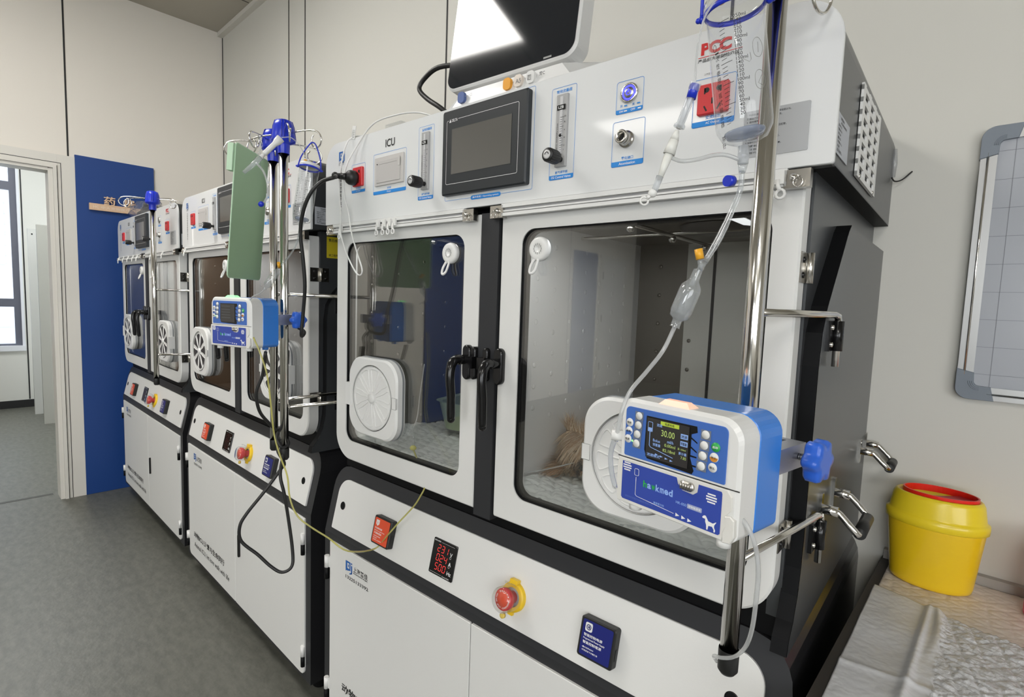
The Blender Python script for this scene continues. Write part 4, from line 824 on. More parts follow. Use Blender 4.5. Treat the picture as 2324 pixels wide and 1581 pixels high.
# y port with the amber cap, drip chamber
g = G(); g.tube([at(1600, 592, .545), at(1586, 614, .545)], .0030, TUBEC, 10); g.tube([at(1588, 584, .54), at(1590, 600, .542), at(1592, 612, .545)], .0026, TUBEC, 10); child(g, 'y_port', inf)
g = G(); g.cyl(at(1589, 588, .54), at(1585, 565, .54), .0038, mat('amber_cap', (0, 0, 0)), 16); child(g, 'amber_cap', inf)
A, B = at(1585, 612, .545), at(1531, 742, .545); L_ = (B-A).length
g = G(); g.lathe([(.0042, 0), (.0046, .010), (.0048, .011), (.0095, .017), (.0102, .022), (.0102, L_-.016), (.0085, L_-.011), (.0046, L_-.008), (.0044, L_-.001), (.0052, L_), (.002, L_)], TUBEC, A, B-A, 24); child(g, 'drip_chamber', inf)
g = G(); q = A+(B-A)*.36; g.lathe([(0, 0), (.0094, .0), (.0094, L_*.46), (.004, L_*.52), (0, L_*.53)], mat('clear_liquid', (.42, .44, .46), .05, alpha=.28), q, B-A, 20); g.cyl(A+(B-A)*.12, A+(B-A)*.27, .0022, TUBEC, 10); child(g, 'liquid', inf)
g = G(); g.tube(smooth_path([B, at(1505, 795, .54), at(1470, 840, .53), at(1432, 885, .52), at(1414, 925, .515), at(1404, 965, .515), at(1398, 1000, .52)], 5), .0021, TUBE, 10)
child(g, 'lower_tube', inf)
g = G(); g.tube(smooth_path([at(1396, 992, .525), at(1386, 1030, .545), at(1388, 1070, .56), at(1396, 1105, .575)], 4), .0026, FROST, 12); g.cyl(at(1388, 985, .52), at(1412, 988, .52), .0055, WPL, 12); child(g, 'pump_inlet', inf)
g = G(); g.tube(smooth_path([at(1664, 1160, .58), at(1690, 1185, .575), at(1712, 1230, .575), at(1721, 1290, .58), at(1716, 1360, .59), at(1706, 1430, .61), at(1690, 1470, .64), at(1665, 1490, .68), at(1638, 1492, .692), at(1620, 1488, .705), at(1626, 1500, .725)], 5), .0024, TUBE, 10); child(g, 'outlet_tube', inf)
# side line with the needle guard
sl = thing('needle_line', 'side line with a white needle guard and blue cap hanging left of the foreground bottle', 'tube', at(1590, 200, .53))
g = G(); g.tube(smooth_path([at(1640, -20, .54), at(1604, 30, .53), at(1588, 80, .53), at(1580, 140, .53), at(1577, 196, .53)], 5), .0010, TUBE, 8); child(g, 'thin_tube', sl)
g = G(); g.cyl(at(1577, 192, .53), at(1568, 224, .53), .0044, BLUEP, 18); child(g, 'blue_cap', sl)
g = G(); g.lathe([(.0052, 0), (.0052, .005), (.0038, .008), (.0036, .036), (.0052, .038), (.0052, .040), (.002, .040)], FROST, at(1579, 190, .53), at(1538, 297, .53)-at(1579, 190, .53), 18); g.cyl(at(1568, 222, .53), at(1540, 292, .53), .0022, mat('milky', (.75, .76, .76), .4), 12); child(g, 'guard_sleeve', sl)
g = G(); MK = mat('milky_plastic', (.78, .78, .74), .35); g.cyl(at(1537, 296, .53), at(1530, 318, .53), .002, MK, 12, .0042); g.cyl(at(1530, 318, .53), at(1518, 350, .53), .0042, MK, 14, .0056); g.cyl(at(1518, 350, .53), at(1496, 408, .53), .0042, MK, 14, .0024); child(g, 'white_hub', sl)
g = G(); g.cyl(at(1498, 400, .53), at(1484, 436, .53), .0034, FROST, 14, .0028); child(g, 'needle_sheath', sl)
g = G(); g.ball(tuple(at(1481, 438, .53)), .0042, HOOKW, 8); c0 = at(1462, 456, .53); u_ = (at(1475, 445, .53)-c0).normalized(); w_ = CU; g.tube([c0+CR*(.0038*cos(2*pi*i/12))+w_*(.0038*sin(2*pi*i/12)) for i in range(12)], .0011, HOOKW, 6, closed=True); g.tube([at(1478, 442, .53), at(1468, 450, .53)], .0018, HOOKW, 6); child(g, 'pull_tab', sl)
g = G(); g.tube(smooth_path([at(1520, 356, .53), at(1545, 365, .535), at(1580, 362, .54), at(1620, 352, .55), at(1650, 352, .555), at(1682, 364, .56)], 5), .0019, TUBE, 10); child(g, 'branch_tube', sl)

# second line, middle stand
in2 = thing('infusion_line', 'thin clear infusion line with a slanted drip chamber above the pump with the green lamp', 'tube', at(684, 520, 1.49))
g = G(); g.tube(smooth_path([at(683, 503, 1.49), at(679, 525, 1.48), at(672, 555, 1.46), at(655, 583, 1.45), at(636, 604, 1.44)], 5), .0022, TUBEC, 8); child(g, 'upper_tube', in2)
g = G(); g.cyl(at(634, 607, 1.44), at(632, 596, 1.43), .0038, mat('amber_cap', (0, 0, 0)), 12); child(g, 'amber_cap', in2)
A, B = at(634, 608, 1.44), at(600, 656, 1.44); L_ = (B-A).length
g = G(); g.lathe([(.0035, 0), (.004, .006), (.0088, .011), (.009, L_-.012), (.004, L_-.006), (.004, L_)], TUBEC, A, B-A, 16); child(g, 'drip_chamber', in2)
g = G(); g.tube(smooth_path([B, at(590, 665, 1.44), at(575, 672, 1.45), at(568, 680, 1.47)], 4), .0018, TUBE, 8); child(g, 'lower_tube', in2)
nl = thing('needle_line', 'white needle guard line with a curled tube and blue cap lying over the green clipboard', 'tube', at(580, 360, 1.42))
g = G(); g.lathe([(.010, 0), (.009, .012), (.0062, .020), (.0062, .052), (.0052, .055)], WPL, at(637, 314, 1.42), at(600, 349, 1.42)-at(637, 314, 1.42), 14, cap=True); child(g, 'guard_sleeve', nl)
g = G(); g.cyl(at(601, 348, 1.42), at(592, 357, 1.42), .002, WPL, 10, .006); g.cyl(at(592, 357, 1.42), at(553, 392, 1.42), .0064, FROST, 14, .0042); child(g, 'white_hub', nl)
g = G(); g.tube(smooth_path([at(582, 370, 1.42), at(597, 388, 1.41), at(606, 412, 1.41), at(608, 440, 1.41), at(600, 458, 1.41), at(591, 464, 1.41)], 5), .0027, TUBE, 8); child(g, 'curled_tube', nl)
g = G(); g.lathe([(.004, 0), (.0062, .003), (.0062, .010), (.0, .0102)], BLUEP, at(594, 462, 1.41), at(588, 467, 1.38)-at(594, 462, 1.41), 16, cap=True); child(g, 'blue_cap', nl)
g = G(); g.tube(smooth_path([at(640, 312, 1.42), at(660, 312, 1.45), at(680, 330, 1.48), at(694, 358, 1.5), at(700, 372, 1.5)], 5), .0011, TUBE, 6); child(g, 'thin_tube', nl)
# yellow line from the second pump into the near cage
line_thing('extension_line', 'yellowish clear line drooping from the second pump into the nearest cage', 'tube',
    [at(575, 765, 1.44), at(590, 800, 1.43), at(606, 850, 1.42), at(615, 920, 1.42), at(622, 985, 1.42), at(636, 1035, 1.40), at(652, 1080, 1.36), at(658, 1130, 1.33), at(675, 1170, 1.31), at(705, 1195, 1.30), at(745, 1220, 1.29), at(790, 1250, 1.27), m1(.282, -.020, .710), m1(.328, -.014, .759), m1(.371, -.010, .807), m1(.405, -.010, .841), m1(.434, -.008, .873), m1(.450, -.004, .900), m1(.449, .0045, .909), m1(.440, .026, .932), m1(.424, .0285, .941), m1(.408, .029, .950), m1(.392, .030, .968), m1(.376, .030, .990)], .0021, YTUBE, 5, 8)
il = thing('infusion_line', 'clear line with a yellow disc connector inside the left half of the nearest cage', 'tube', m1(.349, .03, 1.0))
g = G(); g.lathe([(.003, -.006), (.008, -.003), (.009, .001), (.006, .005), (.003, .007)], mat('yellow_disc', (.72, .68, .18), .4, alpha=.9), m1(.374, .030, .995), (0, 0, 1), 16, cap=True); child(g, 'yellow_disc', il)
g = G(); g.cyl(m1(.374, .030, 1.000), m1(.369, .033, 1.024), .0038, TUBEC, 12); child(g, 'connector', il)
g = G(); g.tube(smooth_path([m1(.369, .033, 1.022), m1(.348, .05, 1.035), m1(.328, .08, 1.063), m1(.312, .10, 1.112), m1(.305, .12, 1.20)], 5), .0016, TUBE, 8); child(g, 'clear_tube', il)
# black power cords
line_thing('power_cord', 'black power cord hanging beside the second stand and knotted below its pump', 'cord',
    [at(603, 798, 1.50), at(596, 850, 1.52), at(582, 890, 1.53), at(588, 930, 1.54), at(606, 955, 1.56), at(630, 975, 1.58), at(645, 950, 1.62), at(652, 900, 1.64), at(646, 840, 1.63), at(648, 790, 1.62), at(652, 770, 1.62), at(640, 745, 1.60)], .0043, RUB, 6, 10)
g = G(); g.cyl(at(649, 795, 1.625), at(648, 825, 1.63), .0095, RUB, 16); tag(g.build('ferrite_bead'), 'black ferrite bead on the cord right of the second pump', 'cable bead')
line_thing('power_cord', 'black cord knotted round the stand and looping low over the middle cabinet doors', 'cord',
    [at(645, 960, 1.60), at(628, 990, 1.58), at(640, 1015, 1.57), at(655, 1005, 1.59), at(640, 985, 1.62), at(630, 1020, 1.60), at(645, 1050, 1.59), at(636, 1066, 1.57), at(600, 1115, 1.56), at(560, 1165, 1.56), at(544, 1195, 1.56), at(548, 1228, 1.56), at(585, 1258, 1.55), at(615, 1285, 1.54), at(640, 1298, 1.53), at(662, 1285, 1.53), at(664, 1250, 1.54), at(655, 1180, 1.55), at(645, 1120, 1.55), at(636, 1075, 1.56), at(645, 1020, 1.60)], .0044, RUB, 6, 10)
pc = thing('plug_cord', 'thick black mains cord plugged into the left red socket of the nearest cabinet', 'cord', at(810, 400, 1.42))
g = G(); c0 = m1(.160, -.011, 1.693); g.lathe([(.0185, 0), (.0195, .004), (.0195, .014), (.017, .020), (.012, .024), (0, .025)], RUB, c0, m1(.160, -1.011, 1.693)-m1(.160, -.011, 1.693), 28, cap=True); child(g, 'plug', pc)
P0 = m1(.155, -.030, 1.694); P1 = m1(.115, -.042, 1.700)
g = G(); g.tube([P0, P0.lerp(P1, .3), P0.lerp(P1, .6), P1], [.0095, .0085, .007, .006], RUB, 12)
for i in range(6): q = P0.lerp(P1, .35+i*.1); g.lathe([(.0085-.0003*i, 0), (.0085-.0003*i, .0022)], RUB, q, P1-P0, 12, cap=True)
g.ball(tuple(P1), .0095, RUB, 8); child(g, 'strain_relief', pc)
g = G(); g.tube(smooth_path([P1, at(760, 402, 1.42), at(730, 412, 1.43), at(705, 438, 1.44), at(688, 480, 1.46), at(682, 530, 1.48), at(688, 590, 1.49), at(692, 650, 1.50), at(688, 710, 1.52), at(684, 755, 1.53), at(686, 762, 1.55), at(690, 752, 1.58), at(670, 738, 1.60), at(645, 713, 1.60)], 6), .0047, RUB, 12); child(g, 'cord', pc)
# white thin cable from behind the monitor
line_thing('white_cable', 'thin white cable draped from the monitor over the nearest panel, hanging in a loop', 'cable',
    [m1(.435, .10, 1.812), m1(.40, .06, 1.825), m1(.34, .05, 1.845), m1(.28, .03, 1.845), m1(.225, .0, 1.825), m1(.17, -.012, 1.775), m1(.148, -.030, 1.72), m1(.138, -.030, 1.66), m1(.14, -.016, 1.60), m1(.16, -.020, 1.55), m1(.185, -.016, 1.49), m1(.202, -.014, 1.452), m1(.194, -.013, 1.437), m1(.172, -.014, 1.445), m1(.135, -.016, 1.49), m1(.108, -.020, 1.55), m1(.104, -.018, 1.60), m1(.112, -.028, 1.66), m1(.122, -.030, 1.72), m1(.126, -.020, 1.775), m1(.133, -.006, 1.803), m1(.155, .02, 1.812), m1(.19, .06, 1.808)], .0020, HOOKW, 6, 8)
g = G(); P0 = m1(.138, -.004, 1.800); g.T = Matrix.Translation(P0) @ Matrix.Rotation(.25, 4, 'Y'); g.box(-.009, .009, -.0006, .0006, .0, .034, WPL)
for i in range(5): g.text('▮▬▮▮▬', (.006-i*.0028, -.001, .004), .0018, INK, u=(0, 0, 1), w=(-1, 0, 0), width=.02)
tag(g.build('paper_tag'), 'small white printed tag sticking up on the near cabinet edge', 'tag')
# ------------------------------------------------------------ clipboard
cb = thing('clipboard', 'light green clipboard hanging edge-on from the second drip stand', 'clipboard', (-1.45, .57, 1.41))
GRN = mat('clipboard_green', (.47, .70, .44), .5); GRE = mat('clipboard_edge', (.58, .80, .58), .5)
A = Vector((-1.366, .488, 0)); B = Vector((-1.521, .647, 0)); u_ = (B-A).normalized(); nn = Vector((u_.y, -u_.x, 0)); 
if nn.x < 0: nn = -nn
M = Matrix((u_, -nn, Z)).transposed().to_4x4(); M.translation = A-Vector((-1.45, .57, 1.41)); M = M @ Matrix.Translation((0, 0, 1.732)) @ Matrix.Rotation(.076, 4, 'X') @ Matrix.Translation((0, 0, -1.732))
g = G(); g.T = M; P = rr(0, .172, 1.414, 1.732, .010, 6); g.prism(P, 0, .003, GRN, c=.0006, mf=GRN)
g.tube([(p[0], .0015, p[1]) for p in P], .0017, GRE, 6, closed=True); g.build('board', cb)
g = G(); g.T = M; g.box(.030, .140, .003, .009, 1.700, 1.722, GRE); g.box(-.008, .012, .003, .016, 1.665, 1.728, GRE); g.build('clip', cb)
g = G(); g.T = M; g.tube(smooth_path([(.07, -.001, 1.695), (.085, -.02, 1.745), (.10, -.01, 1.765), (.12, .0, 1.745), (.13, -.001, 1.700)], 4), .0009, TUBEC, 6); g.build('hanging_loop', cb)
# ------------------------------------------------------------ monitor on the near cabinet
mt = thing('patient_monitor', 'white monitor with a tilted black screen standing on the nearest cabinet', 'monitor', m1(.62, .12, 1.804), .0432+.03)
g = G(); WM = mat('monitor_white', (.74, .74, .73), .35)
g.loops([[(-.150, -.085, .0), (.195, -.085, .0), (.195, -.085, .012), (.16, -.072, .050), (-.115, -.072, .050), (-.150, -.085, .012)], [(-.150, .12, .0), (.20, .12, .0), (.20, .12, .055), (.19, .11, .11), (-.14, .11, .11), (-.150, .12, .055)]], WM, smooth=False)
for i, (x, m_) in enumerate(((-.105, mat('sticker_blue', (.08, .13, .33), .5)), (.030, mat('sticker_amber', (.85, .38, .03), .5)), (.060, mat('sticker_pale', (.78, .70, .62), .5)), (.092, WPL), (.125, WPL))):
    if i < 4: g.prism(rr(x-.010, x+.010, .022, .046, .007, 4), -.086, -.078, m_)
g.text('A5', (.055, -.087, .028), .009, GREY); g.text('图', (.086, -.087, .028), .010, GREY); g.text('宠C', (.116, -.087, .030), .008, INK); g.text('•— •口', (-.090, -.087, .030), .006, GREY)
g.build('base', mt)
g = G(); T0 = Matrix.Translation((0, -.060, .066)) @ Matrix.Rotation(-.14, 4, 'X'); g.T = T0; g.prism(rr(-.182, .184, 0, .262, .030, 8), 0, .042, WM, c=.004); sc_ = g.build('screen_housing', mt)
g = G(); g.T = T0; g.prism(rr(-.178, .178, .006, .256, .026, 8), -.0012, .002, SCR); g.box(.105, .125, -.0016, -.001, .008, .012, GREY); g.build('screen', mt)
line_thing('monitor_cable', 'black cable looping out behind the left side of the monitor', 'cable', [m1(.47, .16, 1.96), m1(.43, .13, 1.965), m1(.35, .11, 1.972), m1(.30, .105, 1.955), m1(.285, .10, 1.93), m1(.315, .10, 1.90), m1(.37, .10, 1.865), m1(.42, .12, 1.825), m1(.45, .16, 1.812)], .0062, RUB, 6, 12)
g = G(); g.T = Matrix.Translation(m1(.235, .03, 1.804)) @ Matrix.Rotation(.05, 4, 'Z'); g.box(0, .065, 0, .05, 0, .024, CLEAR); g.box(.003, .062, .003, .047, .002, .003, FROST); tag(g.build('plastic_case'), 'small clear plastic case lying on the nearest cabinet', 'case')
# plastic bag of dark bits on the far cabinet
g = G(); random.seed(3)
def blob(g, c, rx, ry, rz, m, amp, n=16, seed=1):
    rnd = random.Random(seed); ph = [(rnd.uniform(2, 7), rnd.uniform(0, 6.28), rnd.uniform(2, 7), rnd.uniform(0, 6.28)) for _ in range(5)]
    Ls = []
    for i in range(n+1):
        th = pi*i/n; L_ = []
        for j in range(2*n):
            a_ = pi*j/n; s_ = 1+amp*sum(sin(p*a_*round(1)+q)*sin(r_*th+t) for p, q, r_, t in [(round(p), q, round(r_), t) for p, q, r_, t in ph])/2
            L_.append((c[0]+rx*s_*sin(th)*cos(a_), c[1]+ry*s_*sin(th)*sin(a_), max(0.0, c[2]-rz*s_*cos(th))))
        Ls.append(L_)
    g.loops(Ls, m, smooth=True, cap=False)
bt = thing('plastic_bag', 'crumpled clear plastic bag with dark contents on top of the farthest cabinet', 'bag', (-4.10, .925, 1.804))
blob(g, (0, 0, .055), .21, .09, .075, BAG, .22, 18, 4); g.build('film', bt)
g = G(); blob(g, (.05, .01, .045), .14, .07, .055, mat('dark_contents', (.015, .018, .03), .3), .25, 14, 9); g.build('contents', bt)
# ------------------------------------------------------------ worktop, pads, sharps bin
g = G(); CT = mat('brown_worktop', (.045, .038, .033), .45); g.box(-.171, 2.6, .78, Y1-.001, .80, .82, CT); tag(g.build('worktop'), 'dark brown worktop right of the nearest cabinet, along the back wall', 'worktop')
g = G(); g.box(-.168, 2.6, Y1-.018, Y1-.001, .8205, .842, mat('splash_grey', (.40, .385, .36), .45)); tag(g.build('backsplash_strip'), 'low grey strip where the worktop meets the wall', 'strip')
g = G(); g.box(-.150, 2.58, .82, Y1-.004, .02, .799, CT); tag(g.build('base_cabinet'), 'dark cabinet under the brown worktop', 'cabinet')
PADM = mat('quilted_pad', (.80, .83, .80), .45, bump=(150, .35, .002)); PADG = mat('crinkled_pad', (.70, .70, .71), .4, bump=(150, .9, .003)); PADF = mat('plain_film_border', (.72, .725, .74), .38, bump=(40, .5, .003)); PADW = mat('peach_pad', (.76, .70, .64), .5, bump=(170, .4, .002))
from mathutils import noise
def sheet(name, pts, h, nx, ny, m, label, cat, th=.003, m2=None, split=None, group=None):
    # pts: four corners (world xy), h(u,v) -> height
    g = G(); A, B, D, E_ = [Vector((p[0], p[1], 0)) for p in pts]; V = []
    for j in range(ny+1):
        for i in range(nx+1):
            u, v = i/nx, j/ny; p = (A*(1-u)+B*u)*(1-v)+(E_*(1-u)+D*u)*v; V.append((p.x, p.y, h(u, v, p)))
    F1 = []; F2 = []
    for j in range(ny):
        for i in range(nx):
            k = j*(nx+1)+i; (F2 if split and i/nx < split else F1).append((k, k+1, k+nx+2, k+nx+1))
    g.add(V, F1, m, True)
    if F2: g.add(V, F2, m2, True)
    border = [i for i in range(nx+1)]+[(j+1)*(nx+1)-1 for j in range(1, ny+1)]+[ny*(nx+1)+i for i in range(nx-1, -1, -1)]+[j*(nx+1) for j in range(ny-1, 0, -1)]
    zb = min(v[2] for v in V)
    Lp = [V[i] for i in border]; n = len(Lp); bot = [(p[0], p[1], p[2]-th) for p in Lp]
    g.add(Lp+bot, [(i, (i+1) % n, n+(i+1) % n, n+i) for i in range(n)], m); o = g.build(name); return tag(o, label, cat, group)
def crumple(p, s, amp, o=0): return amp*noise.noise(Vector((p.x*s+o, p.y*s, o)))
def lattice(p, sp, w, dp, rot=.25):
    d = 9
    for a_ in (rot, rot+1.05, rot+2.10):
        q = (p.x*cos(a_)+p.y*sin(a_)+.004*noise.noise(Vector((p.x*12, p.y*12, a_))))/sp; d = min(d, abs(q-round(q))*sp)
    return -dp*math.exp(-(d/w)**2)
def hA(u, v, p):
    e = .011*math.exp(-((u-.115-.012*sin(v*9))/.010)**2)*(.55+.45*sin(v*6+1)) + .006*math.exp(-((u-.085-.02*v)/.007)**2)
    n1 = abs(crumple(p, 55, .0040)); n2 = abs(crumple(p, 130, .0026, 3)); k = .25 if u < .13 else 1
    return .826+e+k*(n1+n2)+(lattice(p, .030, .0022, .0022) if u > .13 else 0)+.003*math.exp(-((v-.52-.5*u)/.012)**2)*(u < .14)+crumple(p, 9, .004, 8)
sheet('underpad', ((-.150, .60), (.75, .48), (.72, 1.02), (-.158, 1.291)), hA, 420, 270, PADG, 'crinkled grey white pad in front on the dark worktop', 'pad', .0025, PADF, .13)
sheet('underpad', ((-.152, 1.10), (.80, 1.10), (.80, 1.460), (-.152, 1.462)), lambda u, v, p: .8235+abs(crumple(p, 60, .0014, 5))+lattice(p, .030, .0025, .0012, .1), 300, 120, PADW, 'flat peach tinted pad under the yellow bin', 'pad', .001)
# bin
bn = thing('sharps_bin', 'yellow oval sharps bin with a red ringed lid standing on the worktop', 'bin', (-.078, 1.392, .8245))
YB = mat('bin_yellow', (.86, .57, .012), .28, coat=.3); YL = mat('bin_lid_yellow', (.88, .66, .02), .3, coat=.2); RB = mat('bin_red', (.80, .02, .012), .28); RB2 = mat('bin_red_flap', (.50, .035, .04), .35)
g = G(); K = dict(sx=1, sy=.70, n=56); g.lathe([(0, .002), (.062, 0), (.068, .004), (.070, .012), (.0815, .132), (.0815, .140)], YB, **K); g.build('tub', bn)
g = G(); g.lathe([(.0815, .128), (.0855, .130), (.086, .139), (.0855, .147), (.0820, .149), (.080, .152), (.0755, .182), (.072, .189), (.068, .191), (.064, .188), (.0635, .183), (0, .181)], YL, **K); g.build('lid', bn)
g = G(); g.T = Matrix.Translation((.003, 0, .1825)); O = [(.0625*cos(2*pi*i/48), .044*sin(2*pi*i/48)) for i in range(48)]; I = [(.0595*cos(2*pi*i/48), .041*sin(2*pi*i/48)) for i in range(48)]
n = 48; Ls = [[(p[0], p[1], 0) for p in O], [(p[0], p[1], .014) for p in O], [(p[0], p[1], .014) for p in I], [(p[0], p[1], 0) for p in I]]; g.loops(Ls, RB, smooth=False, wrap=True); g.build('red_ring', bn)
g = G(); g.T = Matrix.Translation((.003, 0, .1835)); P = [(.0590*cos(a), .0405*sin(a)) for a in [radians(x) for x in range(-150, 61, 10)]]+[(.012, .018), (.0, .004), (-.025, -.012)]
g.prism(P, 0, .003, RB2, ax='z'); g.build('flap', bn)
g = G(); g.lathe([(.0, 0), (.034, 0), (.036, .004), (.036, .125), (.030, .135), (.030, .150), (0, .15)], mat('pink_plastic', (.70, .03, .16), .3), n=36); o = g.build('pink_tub', recenter=True); o.location = (.100, 1.385, .8235); tag(o, 'pink tub cut off by the right edge of the photo, on the worktop', 'tub')
# ------------------------------------------------------------ whiteboard
wb = thing('whiteboard', 'grey gridded whiteboard with an aluminium frame on the right of the back wall', 'whiteboard', (-.073, Y1-.001, 1.212))
g = G(); BF = mat('board_face', (.44, .46, .50), .22); LN_ = mat('board_line', (.22, .23, .26), .5)
wx, wz = 1.2, .553; g.prism(rr(.01, wx, .008, wz-.006, .004), -.012, -.001, BF)
for i in range(12): x = .052+i*.0705+.0; g.box(x, x+.0008, -.0125, -.012, .02, wz-.02, LN_)
for i in range(9): z = .052+i*.0565; g.box(.02, wx-.02, -.0125, -.012, z, z+.0008, LN_)
g.build('board', wb)
AF = mat('board_alu', (.50, .50, .49), .3, metal=.75)
for nm, P in (('left', (0, .026, .05, wz-.05)), ('right', (wx-.026, wx, .05, wz-.05)), ('top', (.05, wx-.05, wz-.026, wz)), ('bottom', (.05, wx-.05, 0, .026))):
    g = G(); g.box(P[0], P[1], -.016, 0, P[2], P[3], AF)
    if nm == 'left': g.tube([(.0115, -.0165, P[2]), (.0115, -.0165, P[3])], .0022, CHROME, 6)
    if nm == 'bottom': g.tube([(P[0], -.0165, .012), (P[1], -.0165, .012)], .0022, CHROME, 6)
    g.build('frame_bar', wb)
CG = mat('corner_grey', (.20, .23, .27), .45)
for cx, cz, k in ((0, 0, 0), (wx, 0, 1), (wx, wz, 2), (0, wz, 3)):
    sx_ = 1 if cx == 0 else -1; sz_ = 1 if cz == 0 else -1; P = []
    for i in range(9): a = pi/2*i/8; P.append((cx+sx_*(.022-.0235*cos(a)), cz+sz_*(.022-.0235*sin(a))))
    P += [(cx+sx_*.062, cz-sz_*.0015), (cx+sx_*.055, cz+sz_*.027)]
    for i in range(7): a = pi/2*(1-i/6); P.append((cx+sx_*(.037-.009*cos(a)), cz+sz_*(.037-.009*sin(a))))
    P += [(cx+sx_*.027, cz+sz_*.055), (cx-sx_*.0015, cz+sz_*.062)]
    g = G(); g.prism(P, -.0185, -.0005, CG, c=.0015)
    for r_ in (.012, .015, .018): g.tube([(cx+sx_*(.037-r_*cos(a)), -.0188, cz+sz_*(.037-r_*sin(a))) for a in [pi/2*i/6 for i in range(7)]], .0007, CG, 4)
    g.build('corner_cap', wb)
# ------------------------------------------------------------ things inside the near cage
def put(o, rz=.0432): return o
def hpad(base, amp, seed):
    def h(u, v, p):
        f = math.exp(-(v/.16)**2); edge = .030*math.exp(-(v/.018)**2)
        side = amp*math.exp(-(u/.10)**2)*math.exp(-((v-.05)/.35)**2)
        return lattice(p, .036, .0032, .0055, .6)+base+.014*f-edge+side+abs(crumple(p, 8, .022, seed))*(.5+.5*f)+abs(crumple(p, 70, .0030, seed+2))
    return h
def q4(x0, x1, y0, y1): return [tuple(m1(x, y, 0))[:2] for x, y in ((x0, y0), (x1, y0), (x1, y1), (x0, y1))]
sheet('cage_pad', q4(.662, 1.215, .030, .66), hpad(.946, .018, 1), 150, 120, PADM, 'white quilted pad under the dog in the right half of the nearest cage', 'pad', .014)
sheet('cage_pad', q4(.062, .635, .030, .60), hpad(.952, .045, 9), 140, 110, PADM, 'puffed white quilted pad in the left half of the nearest cage', 'pad', .014)
# green tray behind the left window
g = G(); GT = mat('green_tray', (.30, .36, .22), .4); c_, s_ = cos(.0432), sin(.0432)
g.T = Matrix.Translation(m1(.34, .42, .975)) @ Matrix.Rotation(.25, 4, 'Z')
O = rr(-.19, .19, -.12, .12, .05, 8); I = rr(-.182, .182, -.112, .112, .045, 8)
g.loops([[(p[0]*.9, p[1]*.88, 0) for p in O], [(p[0], p[1], .085) for p in O], [(p[0]*1.04, p[1]*1.05, .088) for p in O], [(p[0], p[1], .085) for p in I], [(p[0]*.9, p[1]*.88, .006) for p in I]], GT, smooth=False, cap=False); g.add([(p[0]*.9, p[1]*.88, .006) for p in I], [tuple(range(len(I)))], GT); g.add([(p[0]*.9, p[1]*.88, 0) for p in O], [tuple(range(len(O)))], GT)
tag(g.build('plastic_tray'), 'pale green plastic tray inside the left half of the nearest cage', 'tray')
# clear valve line lying on the pad
vl = thing('valve_line', 'clear tube with a small round valve lying along the front edge of the dog cage', 'tube', m1(.774, .05, .95))
g = G(); g.tube(smooth_path([m1(.745, .23, 1.0), m1(.70, .17, .985), m1(.66, .12, .975), m1(.655, .085, .972), m1(.70, .055, .966), m1(.765, .048, .960)], 5), .0016, TUBE, 8); child(g, 'tail_tube', vl)
g = G(); g.ball(tuple(m1(.774, .048, .958)), .0095, FROST, 8, (1, .6, 1)); child(g, 'round_valve', vl)
g = G(); g.tube(smooth_path([m1(.78, .046, .955), m1(.83, .044, .950), m1(.90, .050, .952), m1(.96, .07, .958), m1(1.02, .09, .962)], 5), .0020, TUBE, 8); child(g, 'front_tube', vl)
# ------------------------------------------------------------ the dog
def voxel_union(parts, vs=.0045):
    g = G()
    for c, r, sc, rot in parts:
        n = 12; T = Matrix.Translation(Vector(c)) @ rot.to_4x4()
        g.T = T; g.ball((0, 0, 0), 1.0, FURS, n, (r*sc[0], r*sc[1], r*sc[2]))
    o = g.build('tmpdog', recenter=False); md = o.modifiers.new('r', 'REMESH'); md.mode = 'VOXEL'; md.voxel_size = vs; md.use_smooth_shade = True
    sm = o.modifiers.new('s', 'SMOOTH'); sm.iterations = 4
    dg = bpy.context.evaluated_depsgraph_get(); me = bpy.data.meshes.new_from_object(o.evaluated_get(dg)); bpy.data.objects.remove(o); return me
FURS = mat('dog_skin', (.26, .18, .11), .8); FUR_T = mat('fur_tan', (.52, .37, .23), .6); FUR_P = mat('fur_pale', (.78, .66, .50), .6); FUR_D = mat('fur_dark', (.035, .026, .022), .7); FUR_R = mat('fur_rust', (.36, .19, .09), .6); NOSE = mat('dog_nose', (.012, .01, .01), .25)
I3 = Matrix.Identity(3)
DR = Matrix.Rotation(.35, 3, 'Z')            # the head faces the front, turned to the viewer
dg_ = thing('dog', 'small shaggy tan dog lying in the nearest cage, chin on the pad', 'dog', m1(.728, .285, .962), .0432+.57)
# local frame: -y is forward
parts = [((0, 0, .055), .050, (1.0, 1.05, .95), I3), ((0, -.038, .030), .026, (1.0, 1.25, .85), I3), ((0, -.062, .024), .017, (1, .9, .8), I3), ((-.024, -.005, .04), .026, (1, 1, 1), I3), ((.024, -.005, .04), .026, (1, 1, 1), I3),
    ((-.034, .012, .100), .018, (.7, .45, 1.35), Matrix.Rotation(-.35, 3, 'Y')), ((.034, .012, .100), .018, (.7, .45, 1.35), Matrix.Rotation(.35, 3, 'Y')),
    ((.02, .05, .05), .048, (1, 1.2, .9), I3), ((.065, .105, .055), .066, (1.05, 1.2, .82), I3), ((.115, .185, .052), .064, (1.05, 1.1, .8), I3),
    ((-.055, .02, .012), .016, (1, 2.8, .8), I3), ((.055, .02, .012), .016, (1, 2.8, .8), I3), ((-.058, -.032, .010), .017, (1, 1.2, .7), I3), ((.058, -.032, .010), .017, (1, 1.2, .7), I3), ((.07, .23, .02), .026, (1, 1.6, .9), I3), ((.17, .17, .02), .026, (1, 1.6, .9), I3), ((.15, .26, .03), .016, (1, 1.8, 1), I3)]
me = voxel_union(parts); me.materials.clear(); me.materials.append(FURS)
bo = bpy.data.objects.new('body', me); C.objects.link(bo); bo.parent = dg_
